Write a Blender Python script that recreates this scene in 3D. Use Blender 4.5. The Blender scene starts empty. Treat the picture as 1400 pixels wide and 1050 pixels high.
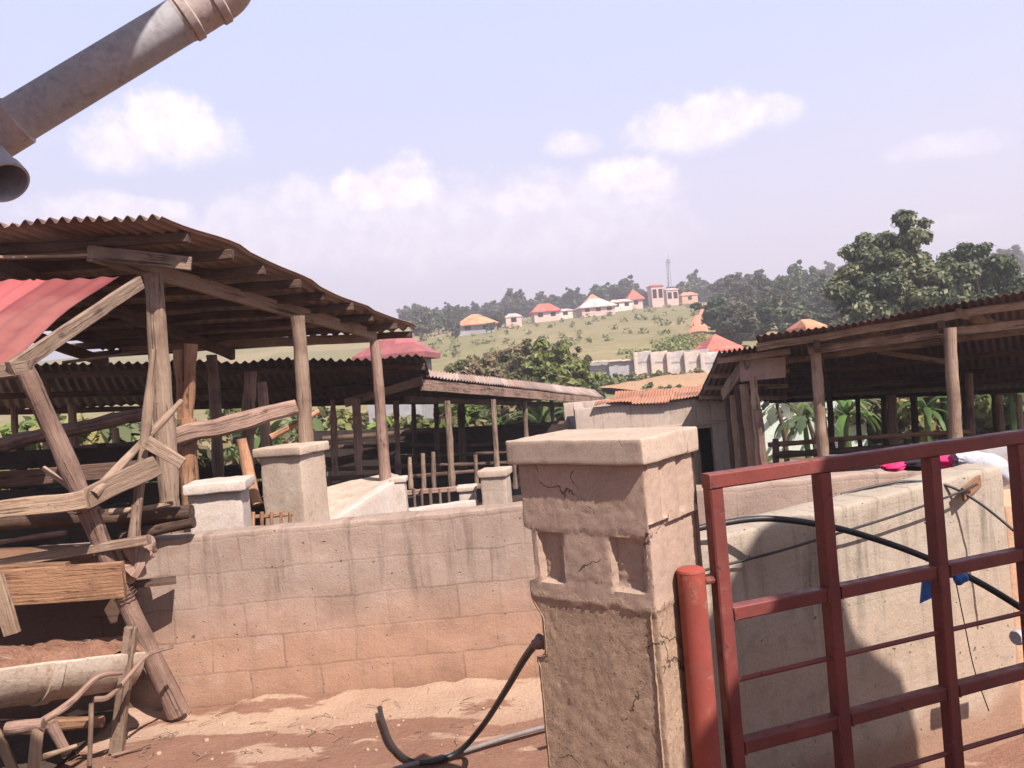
import bpy, math, random
import numpy as np
from mathutils import Vector, Matrix, noise

S = bpy.context.scene
COL = S.collection
RAD = math.radians

# ------------------------------------------------------------------ camera
FPX = 1100.0
ROLL = RAD(5.0)
PITCH = -math.atan(15 / FPX)
EYE = Vector((0, 0, 1.8))
_F = Vector((0, math.cos(PITCH), math.sin(PITCH)))
_U0 = Vector((0, -math.sin(PITCH), math.cos(PITCH)))
_R0 = Vector((1, 0, 0))
_R = math.cos(ROLL) * _R0 - math.sin(ROLL) * _U0
_U = math.sin(ROLL) * _R0 + math.cos(ROLL) * _U0
cam_d = bpy.data.cameras.new('camera')
cam = bpy.data.objects.new('camera', cam_d)
COL.objects.link(cam)
m3 = Matrix((_R, _U, -_F)).transposed()
cam.matrix_world = Matrix.Translation(EYE) @ m3.to_4x4()
cam_d.sensor_width = 36
cam_d.lens = FPX / 1400 * 36
cam_d.clip_start = 0.05
cam_d.clip_end = 4000
S.camera = cam

def W(px, py, d):
    """world point seen at photo pixel (px, py) at world distance y = d"""
    v = _F + (px - 700) / FPX * _R + (525 - py) / FPX * _U
    return EYE + v * (d / v.y)

# ------------------------------------------------------------------ light
SUN_EL = RAD(50)
SUN_H = Vector((0.57, -0.82)).normalized()
to_sun = Vector((SUN_H.x * math.cos(SUN_EL), SUN_H.y * math.cos(SUN_EL), math.sin(SUN_EL)))
sd = bpy.data.lights.new('sun', 'SUN')
sd.energy = 5.0
sd.angle = RAD(0.5)
sd.color = (1.0, 0.885, 0.795)
so = bpy.data.objects.new('sun', sd)
COL.objects.link(so)
so.rotation_euler = to_sun.to_track_quat('Z', 'Y').to_euler()
so.location = (5, -5, 12)

S.view_settings.view_transform = 'Standard'
S.view_settings.look = 'None'
S.view_settings.exposure = 0.90
S.view_settings.gamma = 1
S.view_settings.use_curve_mapping = False
S.cycles.max_bounces = 6
S.cycles.diffuse_bounces = 3
S.cycles.transparent_max_bounces = 8

# ------------------------------------------------------------------ node helpers
class NT:
    def __init__(self, tree):
        self.t = tree
        tree.nodes.clear()
    def n(self, kind, **kw):
        nd = self.t.nodes.new(kind)
        ins = kw.pop('ins', {})
        for k, v in kw.items():
            setattr(nd, k, v)
        for k, v in ins.items():
            self.set(nd, k, v)
        return nd
    def set(self, nd, k, v):
        s = nd.inputs[k]
        if isinstance(v, bpy.types.NodeSocket):
            self.t.links.new(v, s)
        else:
            s.default_value = v
    def math(self, op, a, b=None, c=None, clamp=False):
        nd = self.n('ShaderNodeMath', operation=op, use_clamp=clamp)
        for i, v in enumerate((a, b, c)):
            if v is not None:
                self.set(nd, i, v)
        return nd.outputs[0]
    def vmath(self, op, a, b=None):
        nd = self.n('ShaderNodeVectorMath', operation=op)
        self.set(nd, 0, a)
        if b is not None:
            self.set(nd, 1, b)
        return nd
    def noise(self, vec, scale, detail=4, rough=0.55, dist=0.0):
        nd = self.n('ShaderNodeTexNoise', ins={'Vector': vec, 'Scale': scale, 'Detail': detail, 'Roughness': rough, 'Distortion': dist})
        return nd.outputs['Fac']
    def ramp(self, fac, lo, hi, a=0.0, b=1.0, smooth=True):
        nd = self.n('ShaderNodeMapRange', interpolation_type='SMOOTHSTEP' if smooth else 'LINEAR',
                    ins={'Value': fac, 'From Min': lo, 'From Max': hi, 'To Min': a, 'To Max': b})
        return nd.outputs[0]
    def mix(self, fac, a, b, blend='MIX'):
        nd = self.n('ShaderNodeMix', data_type='RGBA', blend_type=blend)
        self.set(nd, 0, fac)
        for k, v in ((6, a), (7, b)):
            if isinstance(v, (tuple, list)) and len(v) == 3:
                v = (*v, 1)
            self.set(nd, k, v)
        return nd.outputs[2]

# ------------------------------------------------------------------ world
wd = bpy.data.worlds.new('World')
S.world = wd
wd.use_nodes = True
q = NT(wd.node_tree)
sky = q.n('ShaderNodeTexSky', sky_type='NISHITA')
sky.sun_disc = False
sky.sun_elevation = SUN_EL
sky.sun_rotation = math.atan2(SUN_H.x, SUN_H.y)
sky.air_density = 1.0
sky.dust_density = 2.0
sky.ozone_density = 1.0
geo = q.n('ShaderNodeTexCoord').outputs['Generated']
sep = q.n('ShaderNodeSeparateXYZ', ins={0: geo})
z = sep.outputs[2]
nish = q.vmath('SCALE', sky.outputs[0]); q.set(nish, 3, 0.06)
# hazy tropical air: pale lavender towards the horizon
hz = q.mix(q.ramp(z, 0.04, 0.42), (0.525, 0.475, 0.55), (0.39, 0.43, 0.615))
base = q.mix(q.ramp(z, 0.42, 0.75, 0.95, 0.02), nish.outputs[0], hz)
# clouds, each at its own compass bearing and height
n1 = q.noise(geo, 13.0, 7, 0.58)
n2 = q.noise(geo, 42.0, 6, 0.62)
n3 = q.noise(geo, 7.0, 5, 0.6)
clouds = [  # px, py, rx, ry, strength
    (222, 192, 104, 56, 1.0), (212, 165, 50, 34, .9), (268, 196, 62, 40, .85), (168, 208, 60, 40, .85), (520, 268, 110, 42, .95), (548, 245, 55, 38, .75), (860, 250, 62, 32, .95),
    (715, 278, 75, 26, .7), (778, 200, 46, 22, .7), (955, 176, 95, 42, .85), (1040, 158, 50, 24, .6), (430, 282, 70, 40, .55), (620, 290, 90, 40, .5), (560, 305, 170, 50, .5), (790, 290, 120, 45, .45), (880, 268, 60, 26, .6), (120, 298, 90, 30, .5), (1268, 206, 55, 20, .45), (1330, 200, 40, 18, .3), (330, 305, 70, 34, .45),
    (190, 292, 90, 22, .7), (850, 305, 45, 22, .35), (640, 325, 330, 80, .42), (380, 340, 200, 70, .4), (1310, 305, 60, 18, .2)]
tot = None
for (cx, cy, rx, ry, st) in clouds:
    d = (W(cx, cy, 10) - EYE).normalized()
    right = d.cross(Vector((0, 0, 1))).normalized()
    upv = right.cross(d)
    u = q.vmath('DOT_PRODUCT', geo, tuple(right)).outputs['Value']
    v = q.vmath('DOT_PRODUCT', geo, tuple(upv)).outputs['Value']
    fw = q.vmath('DOT_PRODUCT', geo, tuple(d)).outputs['Value']
    uu = q.math('MULTIPLY', u, FPX / rx)
    vv = q.math('MULTIPLY', v, FPX / ry)
    # flatter underside
    vv = q.math('MULTIPLY', vv, q.ramp(v, -0.004, 0.004, 1.35, 0.9))
    r2 = q.math('ADD', q.math('MULTIPLY', uu, uu), q.math('MULTIPLY', vv, vv))
    val = q.math('SUBTRACT', 1.0, q.math('SQRT', r2))
    val = q.math('ADD', val, q.math('MULTIPLY', q.math('SUBTRACT', n1, 0.5), 1.45))
    val = q.math('ADD', val, q.math('MULTIPLY', q.math('SUBTRACT', n2, 0.5), 0.55))
    up = q.ramp(v, -.02, .02)
    c = q.math('MULTIPLY', st, q.ramp(q.math('DIVIDE', val, q.math('MULTIPLY_ADD', up, -.45, .85)), -0.16, 0.95))
    c = q.math('MULTIPLY', c, q.ramp(fw, 0.2, 0.5))
    tot = c if tot is None else q.math('MAXIMUM', tot, c)
col = q.mix(q.math('MULTIPLY', tot, 0.9), base, q.mix(q.ramp(n2, .35, .65), (0.60, 0.545, 0.60), (0.725, 0.66, 0.69)))
bg = q.n('ShaderNodeBackground', ins={0: col, 1: 1.0})
out = q.n('ShaderNodeOutputWorld')
wd.node_tree.links.new(bg.outputs[0], out.inputs[0])

# ------------------------------------------------------------------ materials
MATS = {}
def material(name, build, rough=0.9, spec=0.25):
    m = bpy.data.materials.new(name)
    m.use_nodes = True
    t = NT(m.node_tree)
    tc = t.n('ShaderNodeTexCoord')
    oi = t.n('ShaderNodeObjectInfo')
    off = t.vmath('SCALE', t.n('ShaderNodeCombineXYZ', ins={0: oi.outputs['Random'], 1: oi.outputs['Random'], 2: oi.outputs['Random']}).outputs[0])
    t.set(off, 3, 13.0)
    ob = t.vmath('ADD', tc.outputs['Object'], off.outputs[0]).outputs[0]
    uvv = t.vmath('ADD', tc.outputs['UV'], off.outputs[0]).outputs[0]
    res = build(t, ob, uvv, tc, oi)
    colr, bump, bs = res[:3]
    b = t.n('ShaderNodeBsdfPrincipled', ins={'Base Color': colr, 'Roughness': rough, 'Specular IOR Level': spec})
    if len(res) > 3:
        for k, v in res[3].items():
            t.set(b, k, v)
    if bump is not None:
        bn = t.n('ShaderNodeBump', ins={'Height': bump, 'Strength': 1.0, 'Distance': bs})
        t.set(b, 'Normal', bn.outputs[0])
    o = t.n('ShaderNodeOutputMaterial')
    m.node_tree.links.new(b.outputs[0], o.inputs[0])
    MATS[name] = m
    return m

def mottled(name, c1, c2, c3, s=2.0, fs=60, bump=0.004, rough=0.9, stain=0.5, spec=0.2):
    def f(t, ob, uv, tc, oi):
        a = t.noise(ob, s, 5, 0.6)
        b = t.noise(ob, s * 5.3, 5, 0.65)
        fine = t.noise(ob, fs, 3, 0.7)
        c = t.mix(t.ramp(a, 0.35, 0.65), c1, c2)
        c = t.mix(t.math('MULTIPLY', t.ramp(b, 0.52, 0.70), stain), c, c3)
        k = t.ramp(fine, 0.25, 0.75, 0.8, 1.15, False)
        c = t.mix(1.0, c, t.n('ShaderNodeCombineColor', ins={0: k, 1: k, 2: k}).outputs[0], 'MULTIPLY')
        h = t.math('ADD', t.math('MULTIPLY', fine, 0.5), b)
        return c, h, bump
    return material(name, f, rough, spec)

def wood(name, c1, c2, c3, rough=0.85):
    def f(t, ob, uv, tc, oi):
        mp = t.n('ShaderNodeMapping', ins={'Vector': uv, 'Scale': (1.0, 0.06, 1.0)})
        g = t.noise(mp.outputs[0], 90, 5, 0.65, 0.4)
        a = t.noise(uv, 3.5, 4, 0.6)
        sp = t.noise(uv, 22, 3, 0.6)
        mp2 = t.n('ShaderNodeMapping', ins={'Vector': uv, 'Scale': (1.0, 0.03, 1.0)})
        crk = t.math('MULTIPLY', t.ramp(t.noise(mp2.outputs[0], 42, 3, .6, .6), .585, .64), t.ramp(a, .35, .6))
        kn = t.ramp(t.n('ShaderNodeTexVoronoi', ins={'Vector': t.n('ShaderNodeMapping', ins={'Vector': uv, 'Scale': (1.6, 0.7, 1.0)}).outputs[0], 'Scale': 4.0}).outputs['Distance'], .10, .05)
        g = t.math('SUBTRACT', g, t.math('MULTIPLY', kn, .25))
        c = t.mix(t.ramp(g, 0.3, 0.7), c1, c2)
        c = t.mix(t.math('MULTIPLY', t.ramp(a, 0.42, 0.68), 0.75), c, c3)
        c = t.mix(t.ramp(sp, 0.66, 0.74, 0, 0.6), c, tuple(x * .35 for x in c1))
        c = t.mix(t.math('MULTIPLY', crk, .8), c, tuple(x * .25 for x in c1))
        c = t.mix(t.math('MULTIPLY', kn, .6), c, tuple(x * .4 for x in c1))
        tint = t.ramp(oi.outputs['Random'], 0, 1, 0.8, 1.2, False)
        c = t.mix(1.0, c, t.n('ShaderNodeCombineColor', ins={0: tint, 1: tint, 2: tint}).outputs[0], 'MULTIPLY')
        return c, t.math('SUBTRACT', t.math('ADD', g, t.math('MULTIPLY', sp, .6)), t.math('MULTIPLY', crk, 1.2)), 0.009
    return material(name, f, rough, 0.2)

def blocks(name, top, low, stain, zsplit, bw=0.42, rh=0.2, mort=0.006, strength=0.5, streaks=.7, foot=None, dark_end=None, jbump=.15):
    def f(t, ob, uv, tc, oi):
        w = t.n('ShaderNodeTexNoise', ins={'Vector': tc.outputs['UV'], 'Scale': 5.0, 'Detail': 3})
        wv = t.vmath('SUBTRACT', w.outputs['Color'], (0.5, 0.5, 0.5)); ws = t.vmath('SCALE', wv.outputs[0]); t.set(ws, 3, 0.016)
        v = t.vmath('ADD', tc.outputs['UV'], ws.outputs[0]).outputs[0]
        br = t.n('ShaderNodeTexBrick', ins={'Vector': v, 'Color1': (1, 1, 1, 1), 'Color2': (0.80, 0.80, 0.80, 1), 'Mortar': (0.55, 0.55, 0.55, 1), 'Scale': 1.0,
                 'Mortar Size': mort, 'Mortar Smooth': 1.0, 'Bias': 0.0, 'Brick Width': bw, 'Row Height': rh})
        s2 = t.n('ShaderNodeSeparateXYZ', ins={0: tc.outputs['UV']})
        a = t.noise(tc.outputs['UV'], 2.2, 5, 0.6)
        b = t.noise(tc.outputs['UV'], 11, 5, 0.65)
        fine = t.noise(tc.outputs['UV'], 85, 3, 0.7)
        mp = t.n('ShaderNodeMapping', ins={'Vector': tc.outputs['UV'], 'Scale': (1.0, 0.08, 1.0)})
        streak = t.noise(mp.outputs[0], 14, 4, 0.6)
        zz = t.math('ADD', s2.outputs[1], t.math('MULTIPLY', t.math('SUBTRACT', a, 0.5), 0.35))
        c = t.mix(t.ramp(zz, zsplit - 0.26, zsplit + 0.22), low, top)
        c = t.mix(t.ramp(b, 0.5, 0.72, 0, 0.55), c, stain)
        c = t.mix(t.math('MULTIPLY', t.ramp(streak, 0.5, 0.72, 0, streaks), t.ramp(zz, zsplit - .3, zsplit + .3, .25, 1)), c, tuple(x * .52 for x in top))
        blot = t.noise(tc.outputs['UV'], 4.2, 6, .7)
        c = t.mix(t.ramp(blot, .52, .72, 0, .5), c, tuple(min(1, x * 1.3) for x in top))
        c = t.mix(t.ramp(blot, .46, .30, 0, .4), c, tuple(x * .7 for x in low))
        if foot is not None:
            c = t.mix(t.ramp(zz, foot + .12, foot - .03, 0, .8), c, (.27, .16, .11))
        if dark_end is not None:  # left end turns dark brown below the upper course
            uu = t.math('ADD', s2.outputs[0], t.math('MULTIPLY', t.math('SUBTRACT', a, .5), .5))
            c = t.mix(t.math('MULTIPLY', t.ramp(uu, dark_end + .12, dark_end - .12), t.ramp(zz, 1.28, 1.12, 0, .88)), c, (.10, .058, .042))
        jm = t.mix(t.ramp(t.noise(tc.outputs['UV'], 1.7, 3, .6), 0.42, 0.62, strength * .1, strength), (1, 1, 1), br.outputs['Color'])
        c = t.mix(1.0, c, jm, 'MULTIPLY')
        k = t.ramp(fine, 0.25, 0.75, 0.82, 1.14, False)
        c = t.mix(1.0, c, t.n('ShaderNodeCombineColor', ins={0: k, 1: k, 2: k}).outputs[0], 'MULTIPLY')
        pit = t.ramp(t.noise(tc.outputs['UV'], 32, 2, 0.5), 0.70, 0.76)
        c = t.mix(t.math('MULTIPLY', pit, .6), c, tuple(x * .3 for x in stain))
        h = t.math('SUBTRACT', t.math('ADD', t.math('MULTIPLY', fine, .35), t.math('MULTIPLY', b, 1.0)), t.math('MULTIPLY', br.outputs['Fac'], jbump))
        h = t.math('SUBTRACT', h, pit)
        return c, h, 0.006
    return material(name, f, 0.95, 0.1)

def rusty(name, base, dark, rust, rough=0.6, metal=0.0, amount=0.5):
    def f(t, ob, uv, tc, oi):
        mp = t.n('ShaderNodeMapping', ins={'Vector': uv, 'Scale': (1.0, 0.12, 1.0)})
        st = t.noise(mp.outputs[0], 7, 5, 0.65)
        a = t.noise(uv, 1.3, 5, 0.65)
        b = t.noise(uv, 12, 4, 0.65)
        c = t.mix(t.ramp(st, 0.35, 0.7), base, dark)
        cell = t.vmath('FLOOR', t.n('ShaderNodeMapping', ins={'Vector': tc.outputs['UV'], 'Scale': (1.37, .62, 1)}).outputs[0]).outputs[0]
        wn = t.n('ShaderNodeTexWhiteNoise', noise_dimensions='2D', ins={'Vector': cell}).outputs['Value']
        kk = t.ramp(wn, 0, 1, .68, 1.3, False)
        c = t.mix(1.0, c, t.n('ShaderNodeCombineColor', ins={0: kk, 1: kk, 2: kk}).outputs[0], 'MULTIPLY')
        c = t.mix(t.math('MULTIPLY', t.ramp(a, 0.42, 0.62), amount), c, rust)
        c = t.mix(t.ramp(b, 0.55, 0.75, 0, 0.5), c, tuple(x * .6 for x in rust))
        return c, b, 0.002
    return material(name, f, rough, 0.3)

def leafmat(name, c1, c2, c3, sc=1.2):
    m = bpy.data.materials.new(name)
    m.use_nodes = True
    t = NT(m.node_tree)
    at = t.n('ShaderNodeAttribute', attribute_name='leafrnd').outputs['Fac']
    tc = t.n('ShaderNodeTexCoord'); oi = t.n('ShaderNodeObjectInfo')
    n = t.noise(tc.outputs['Object'], sc, 3, 0.6)
    c = t.mix(t.ramp(n, 0.38, 0.64), c1, c2)
    c = t.mix(t.ramp(at, 0.55, 1.0, 0, .8), c, c3)
    k = t.ramp(oi.outputs['Random'], 0, 1, 0.7, 1.4, False)
    k2 = t.ramp(t.math('FRACT', t.math('MULTIPLY', oi.outputs['Random'], 7.31)), 0, 1, 0.8, 1.3, False)
    c = t.mix(1.0, c, t.n('ShaderNodeCombineColor', ins={0: t.math('MULTIPLY', k, k2), 1: k, 2: t.math('MULTIPLY', k, k2)}).outputs[0], 'MULTIPLY')
    d = t.n('ShaderNodeBsdfPrincipled', ins={'Base Color': c, 'Roughness': 0.5, 'Specular IOR Level': 0.3})
    tr = t.n('ShaderNodeBsdfTranslucent', ins={'Color': c})
    mx = t.n('ShaderNodeMixShader', ins={0: 0.28, 1: d.outputs[0], 2: tr.outputs[0]})
    o = t.n('ShaderNodeOutputMaterial', ins={0: mx.outputs[0]})
    MATS[name] = m
    return m

def plain(name, c, rough=0.6, var=0.15, spec=0.3):
    return mottled(name, c, tuple(x * (1 - var) for x in c), tuple(x * (1 - 2 * var) for x in c), 4, 80, 0.001, rough, .5, spec)

wood('weathered_wood', (.215, .15, .112), (.32, .235, .178), (.155, .10, .072))
wood('pale_wood', (.27, .185, .13), (.37, .27, .195), (.20, .13, .09))
wood('orange_wood', (.215, .115, .068), (.285, .165, .10), (.16, .085, .052))
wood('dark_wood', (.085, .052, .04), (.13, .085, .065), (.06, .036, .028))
wood('log_bark', (.19, .12, .095), (.30, .205, .165), (.13, .08, .062))
wood('shade_wood', (.030, .022, .019), (.045, .032, .027), (.02, .014, .012))  # near-black tone painted in for the deep shade of the interiors
wood('red_log', (.33, .165, .095), (.44, .265, .165), (.22, .11, .065))
rusty('rusty_sheet', (.31, .225, .195), (.21, .15, .13), (.29, .165, .12), 0.6, 0, .7)
rusty('dark_sheet', (.115, .078, .082), (.075, .05, .053), (.15, .075, .058), 0.6, 0, .5)
rusty('red_sheet', (.265, .070, .072), (.205, .054, .056), (.30, .13, .105), 0.55, 0, .5)
rusty('red_tile', (.52, .13, .10), (.42, .10, .085), (.50, .20, .13), 0.7, 0, .4)
rusty('plum_tile', (.30, .095, .105), (.24, .08, .09), (.36, .15, .12), 0.7, 0, .4)
rusty('orange_tile', (.62, .24, .13), (.52, .19, .10), (.58, .30, .19), 0.7, 0, .4)
rusty('pale_roof', (.62, .50, .47), (.52, .40, .38), (.60, .36, .30), 0.7, 0, .6)
rusty('pale_sheet', (.31, .245, .215), (.23, .175, .155), (.27, .165, .12), 0.55, 0, .6)
def paint(name, base, dull, rust, prim, amount, rough=.5):
    def f(t, ob, uv, tc, oi):
        a = t.noise(ob, 3.0, 5, .65); b = t.noise(ob, 16, 5, .7); d = t.noise(ob, 60, 4, .7)
        c = t.mix(t.ramp(a, .38, .64), base, dull)
        c = t.mix(t.ramp(b, .55, .72, 0, .55), c, prim)
        chip = t.math('MULTIPLY', t.ramp(t.math('ADD', t.math('MULTIPLY', b, .5), t.math('MULTIPLY', d, .5)), .585, .62), amount)
        c = t.mix(chip, c, rust)
        c = t.mix(t.ramp(d, .62, .74, 0, .4), c, tuple(x * .55 for x in dull))
        return c, t.math('SUBTRACT', d, chip), .0012, {'Roughness': t.ramp(b, .35, .7, rough - .1, rough + .3)}
    return material(name, f, rough, .3)
paint('gate_paint', (.185, .048, .041), (.135, .037, .034), (.07, .038, .03), (.24, .09, .07), .9, .45)
paint('pipe_paint', (.29, .062, .048), (.22, .055, .045), (.18, .105, .075), (.33, .18, .12), .9, .6)
blocks('block_wall', (.335, .255, .215), (.375, .235, .17), (.30, .20, .155), 0.93, strength=.75, mort=.011, foot=.42, dark_end=1.25)
blocks('grey_block', (.41, .335, .285), (.42, .335, .275), (.33, .26, .215), 0.1, strength=.6)
blocks('streaked_plaster', (.36, .31, .255), (.38, .30, .235), (.235, .19, .15), 1.2, strength=0.3, streaks=1.0, jbump=.05, foot=.52)
blocks('shade_block', (.30, .25, .225), (.33, .26, .22), (.22, .17, .15), -5, strength=.8)
mottled('plaster', (.45, .37, .305), (.40, .31, .245), (.30, .225, .18), 2.5, 70, .005, .95, .6, .1)
mottled('stained_plaster', (.50, .41, .33), (.44, .345, .265), (.27, .215, .18), 2.2, 60, .005, .95, .75, .1)
def rendered(name, c1, c2, c3, rough_c=None, zs=None):
    """smooth worn cement; below height zs the render has fallen off and coarse block shows"""
    def f(t, ob, uv, tc, oi):
        a = t.noise(ob, 4.5, 5, 0.6); b = t.noise(ob, 22, 5, 0.7); g = t.noise(ob, 170, 3, 0.75); g2 = t.noise(ob, 75, 3, 0.7)
        zz = t.n('ShaderNodeSeparateXYZ', ins={0: tc.outputs['Object']}).outputs[2]
        zone = t.ramp(t.math('ADD', zz, t.math('MULTIPLY', t.math('SUBTRACT', b, .5), .10)), (zs or -9) - .012, (zs or -9) + .012)
        c = t.mix(t.ramp(a, .36, .64), c1, c2)
        c = t.mix(t.ramp(b, .5, .7, 0, .5), c, c3)
        if zs:
            cr = t.mix(t.ramp(b, .35, .65), rough_c, tuple(x * .78 for x in rough_c))
            c = t.mix(zone, cr, c)
        inv = t.math('SUBTRACT', 1.0, t.math('MULTIPLY', zone, .75))
        pit = t.math('MULTIPLY', t.ramp(g2, .60, .70), inv)
        c = t.mix(t.math('MULTIPLY', pit, .6), c, tuple(x * .3 for x in c3))
        lite = t.math('MULTIPLY', t.ramp(g2, .40, .30), inv)
        c = t.mix(t.math('MULTIPLY', lite, .35), c, tuple(min(1, x * 1.5) for x in c2))
        mp = t.n('ShaderNodeMapping', ins={'Vector': ob, 'Scale': (1.0, 1.0, .10)})
        st = t.noise(mp.outputs[0], 26, 4, .6)
        c = t.mix(t.ramp(st, .56, .72, 0, .4), c, tuple(x * .6 for x in c1))
        vo = t.n('ShaderNodeTexVoronoi', feature='DISTANCE_TO_EDGE', ins={'Vector': t.vmath('ADD', ob, t.vmath('MULTIPLY', t.n('ShaderNodeTexNoise', ins={'Vector': ob, 'Scale': 7.0, 'Detail': 5}).outputs['Color'], (.22, .22, .22)).outputs[0]).outputs[0], 'Scale': 2.2}).outputs['Distance']
        crack = t.math('MULTIPLY', t.ramp(vo, .007, .002), t.ramp(a, .50, .58))
        c = t.mix(t.math('MULTIPLY', crack, .75), c, tuple(x * .25 for x in c3))
        k = t.ramp(g, .25, .75, .80, 1.18, False)
        c = t.mix(1.0, c, t.n('ShaderNodeCombineColor', ins={0: k, 1: k, 2: k}).outputs[0], 'MULTIPLY')
        gr = t.math('MULTIPLY', t.math('ADD', g, g2), inv)
        h = t.math('SUBTRACT', t.math('ADD', t.math('MULTIPLY', gr, .5), t.math('MULTIPLY', b, .35)), t.math('ADD', t.math('MULTIPLY', pit, .7), crack))
        return c, h, 0.0035
    return material(name, f, 0.96, 0.1)
rendered('pillar_plaster', (.355, .262, .21), (.405, .30, .24), (.27, .195, .155), (.385, .275, .20), 1.125)
rendered('cap_plaster', (.39, .31, .25), (.45, .355, .29), (.30, .235, .19))
mottled('white_plaster', (.50, .44, .40), (.45, .375, .325), (.36, .28, .23), 5, 70, .003, .9, .55, .1)
mottled('orange_plaster', (.50, .31, .21), (.55, .36, .25), (.38, .25, .18), 3, 70, .004, .95, .5, .1)
mottled('pink_wall', (.62, .45, .40), (.56, .38, .33), (.50, .33, .28), .5, 5, .01, .95, .5, .1)
mottled('cream_wall', (.66, .58, .52), (.60, .50, .44), (.50, .40, .34), .5, 5, .01, .95, .5, .1)
mottled('grey_wall', (.34, .33, .35), (.28, .27, .29), (.40, .37, .35), .5, 5, .01, .95, .5, .1)
mottled('pale_green_wall', (.52, .58, .52), (.46, .53, .47), (.60, .62, .58), .8, 6, .01, .9, .5, .1)
mottled('dark_mud', (.055, .038, .030), (.08, .055, .042), (.035, .024, .02), 2, 40, .02, .9, .5, .2)  # mud, darkened further to stand in for shade under the roofs
mottled('orange_soil', (.50, .215, .125), (.55, .28, .18), (.38, .23, .14), .35, 6, .08, .95, .6, .1)
mottled('tan_soil', (.36, .25, .165), (.40, .235, .145), (.19, .175, .08), .5, 6, .08, .95, .8, .1)
rusty('rust_orange', (.31, .135, .085), (.22, .105, .072), (.35, .19, .12), 0.8, 0, .8)
mottled('trough_concrete', (.50, .43, .36), (.43, .34, .27), (.30, .17, .11), 5, 60, .004, .85, .7, .2)
mottled('trough_fill', (.24, .125, .085), (.30, .17, .12), (.15, .08, .06), 9, 50, .02, .95, .5, .1)
mottled('grey_pvc', (.37, .37, .40), (.33, .325, .35), (.20, .195, .215), 5, 50, .001, .5, .6, .3)
mottled('tan_pvc', (.36, .30, .285), (.40, .33, .31), (.22, .17, .16), 9, 50, .001, .5, .6, .3)
mottled('black_rubber', (.022, .021, .024), (.03, .028, .03), (.06, .05, .045), 8, 60, .001, .45, .4, .4)
mottled('grey_rubber', (.16, .145, .15), (.20, .175, .17), (.12, .10, .09), 8, 60, .001, .6, .4, .3)
mottled('pink_cloth', (.70, .05, .17), (.60, .04, .14), (.45, .03, .10), 12, 90, .003, .9, .5, .1)
mottled('grey_cloth', (.36, .37, .43), (.44, .44, .49), (.25, .26, .31), 10, 90, .004, .9, .5, .1)
mottled('black_cloth', (.03, .028, .035), (.045, .04, .05), (.02, .02, .025), 10, 90, .003, .9, .5, .1)
mottled('blue_plastic', (.03, .12, .42), (.045, .17, .50), (.02, .07, .28), 12, 60, .002, .45, .5, .4)
mottled('white_plastic', (.74, .72, .70), (.66, .63, .60), (.50, .45, .42), 9, 60, .001, .4, .4, .4)
plain('dark_gap', (.012, .010, .010), .9)
plain('steel_grey', (.30, .30, .33), .5)
leafmat('leaf_mango', (.058, .082, .045), (.115, .142, .07), (.20, .215, .11), .9)
leafmat('leaf_hill', (.055, .075, .042), (.105, .125, .062), (.16, .165, .08), .35)
leafmat('leaf_bush', (.10, .11, .045), (.17, .165, .075), (.25, .235, .12), .6)
leafmat('leaf_dry', (.155, .15, .07), (.215, .195, .095), (.27, .24, .125), .6)
leafmat('leaf_bright', (.125, .155, .045), (.185, .21, .07), (.26, .28, .11), .9)
leafmat('leaf_banana', (.06, .105, .028), (.10, .15, .042), (.19, .235, .085), .8)

# ------------------------------------------------------------------ object helpers
ORG = {}
def props(o, label=None, cat=None, group=None, kind=None):
    if label: o['label'] = label
    if cat: o['category'] = cat
    if group: o['group'] = group
    if kind: o['kind'] = kind
    return o
def thing(name, label, cat, loc, group=None):
    o = bpy.data.objects.new(name, None)
    COL.objects.link(o)
    o.location = loc
    o.empty_display_size = 0.1
    ORG[o.name] = Vector(loc)
    return props(o, label, cat, group)
def obj(name, geo, mat, parent=None, loc=None, smooth=True, label=None, cat=None, group=None, kind=None, rnd=None):
    """one mesh object from world-space geometry (verts, faces[, uvs]); loc = origin when top-level"""
    vs, fs = geo[0], geo[1]
    uv = geo[2] if len(geo) > 2 else None
    org = ORG[parent.name] if parent is not None else Vector(loc or (0, 0, 0))
    me = bpy.data.meshes.new(name)
    me.from_pydata([(v[0] - org.x, v[1] - org.y, v[2] - org.z) for v in vs], [], fs)
    if uv is not None:
        ul = me.uv_layers.new(name='uv')
        idx = np.empty(len(me.loops), dtype=np.int32)
        me.loops.foreach_get('vertex_index', idx)
        ul.data.foreach_set('uv', np.asarray(uv, dtype=np.float32)[idx].ravel())
    if rnd is not None:
        a = me.attributes.new('leafrnd', 'FLOAT', 'FACE')
        a.data.foreach_set('value', np.asarray(rnd, dtype=np.float32))
    if smooth:
        me.polygons.foreach_set('use_smooth', [True] * len(me.polygons))
        if smooth != 'all':
            me.set_sharp_from_angle(angle=RAD(40))
    me.materials.append(MATS[mat])
    me.update()
    o = bpy.data.objects.new(name, me)
    COL.objects.link(o)
    if parent is not None:
        o.parent = parent
    else:
        o.location = org
    ORG[o.name] = org
    return props(o, label, cat, group, kind)
def copy_tree(root, loc, rz=None, sc=None, label=None, group=None):
    r = root.copy(); COL.objects.link(r); r.location = loc
    if rz is not None: r.rotation_euler = (0, 0, rz)
    if sc is not None: r.scale = sc if isinstance(sc, tuple) else (sc, sc, sc)
    if label: r['label'] = label
    if group: r['group'] = group
    for ch in list(root.children):
        c = ch.copy(); COL.objects.link(c); c.parent = r
        for g in list(ch.children):
            d = g.copy(); COL.objects.link(d); d.parent = c
    return r
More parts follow.
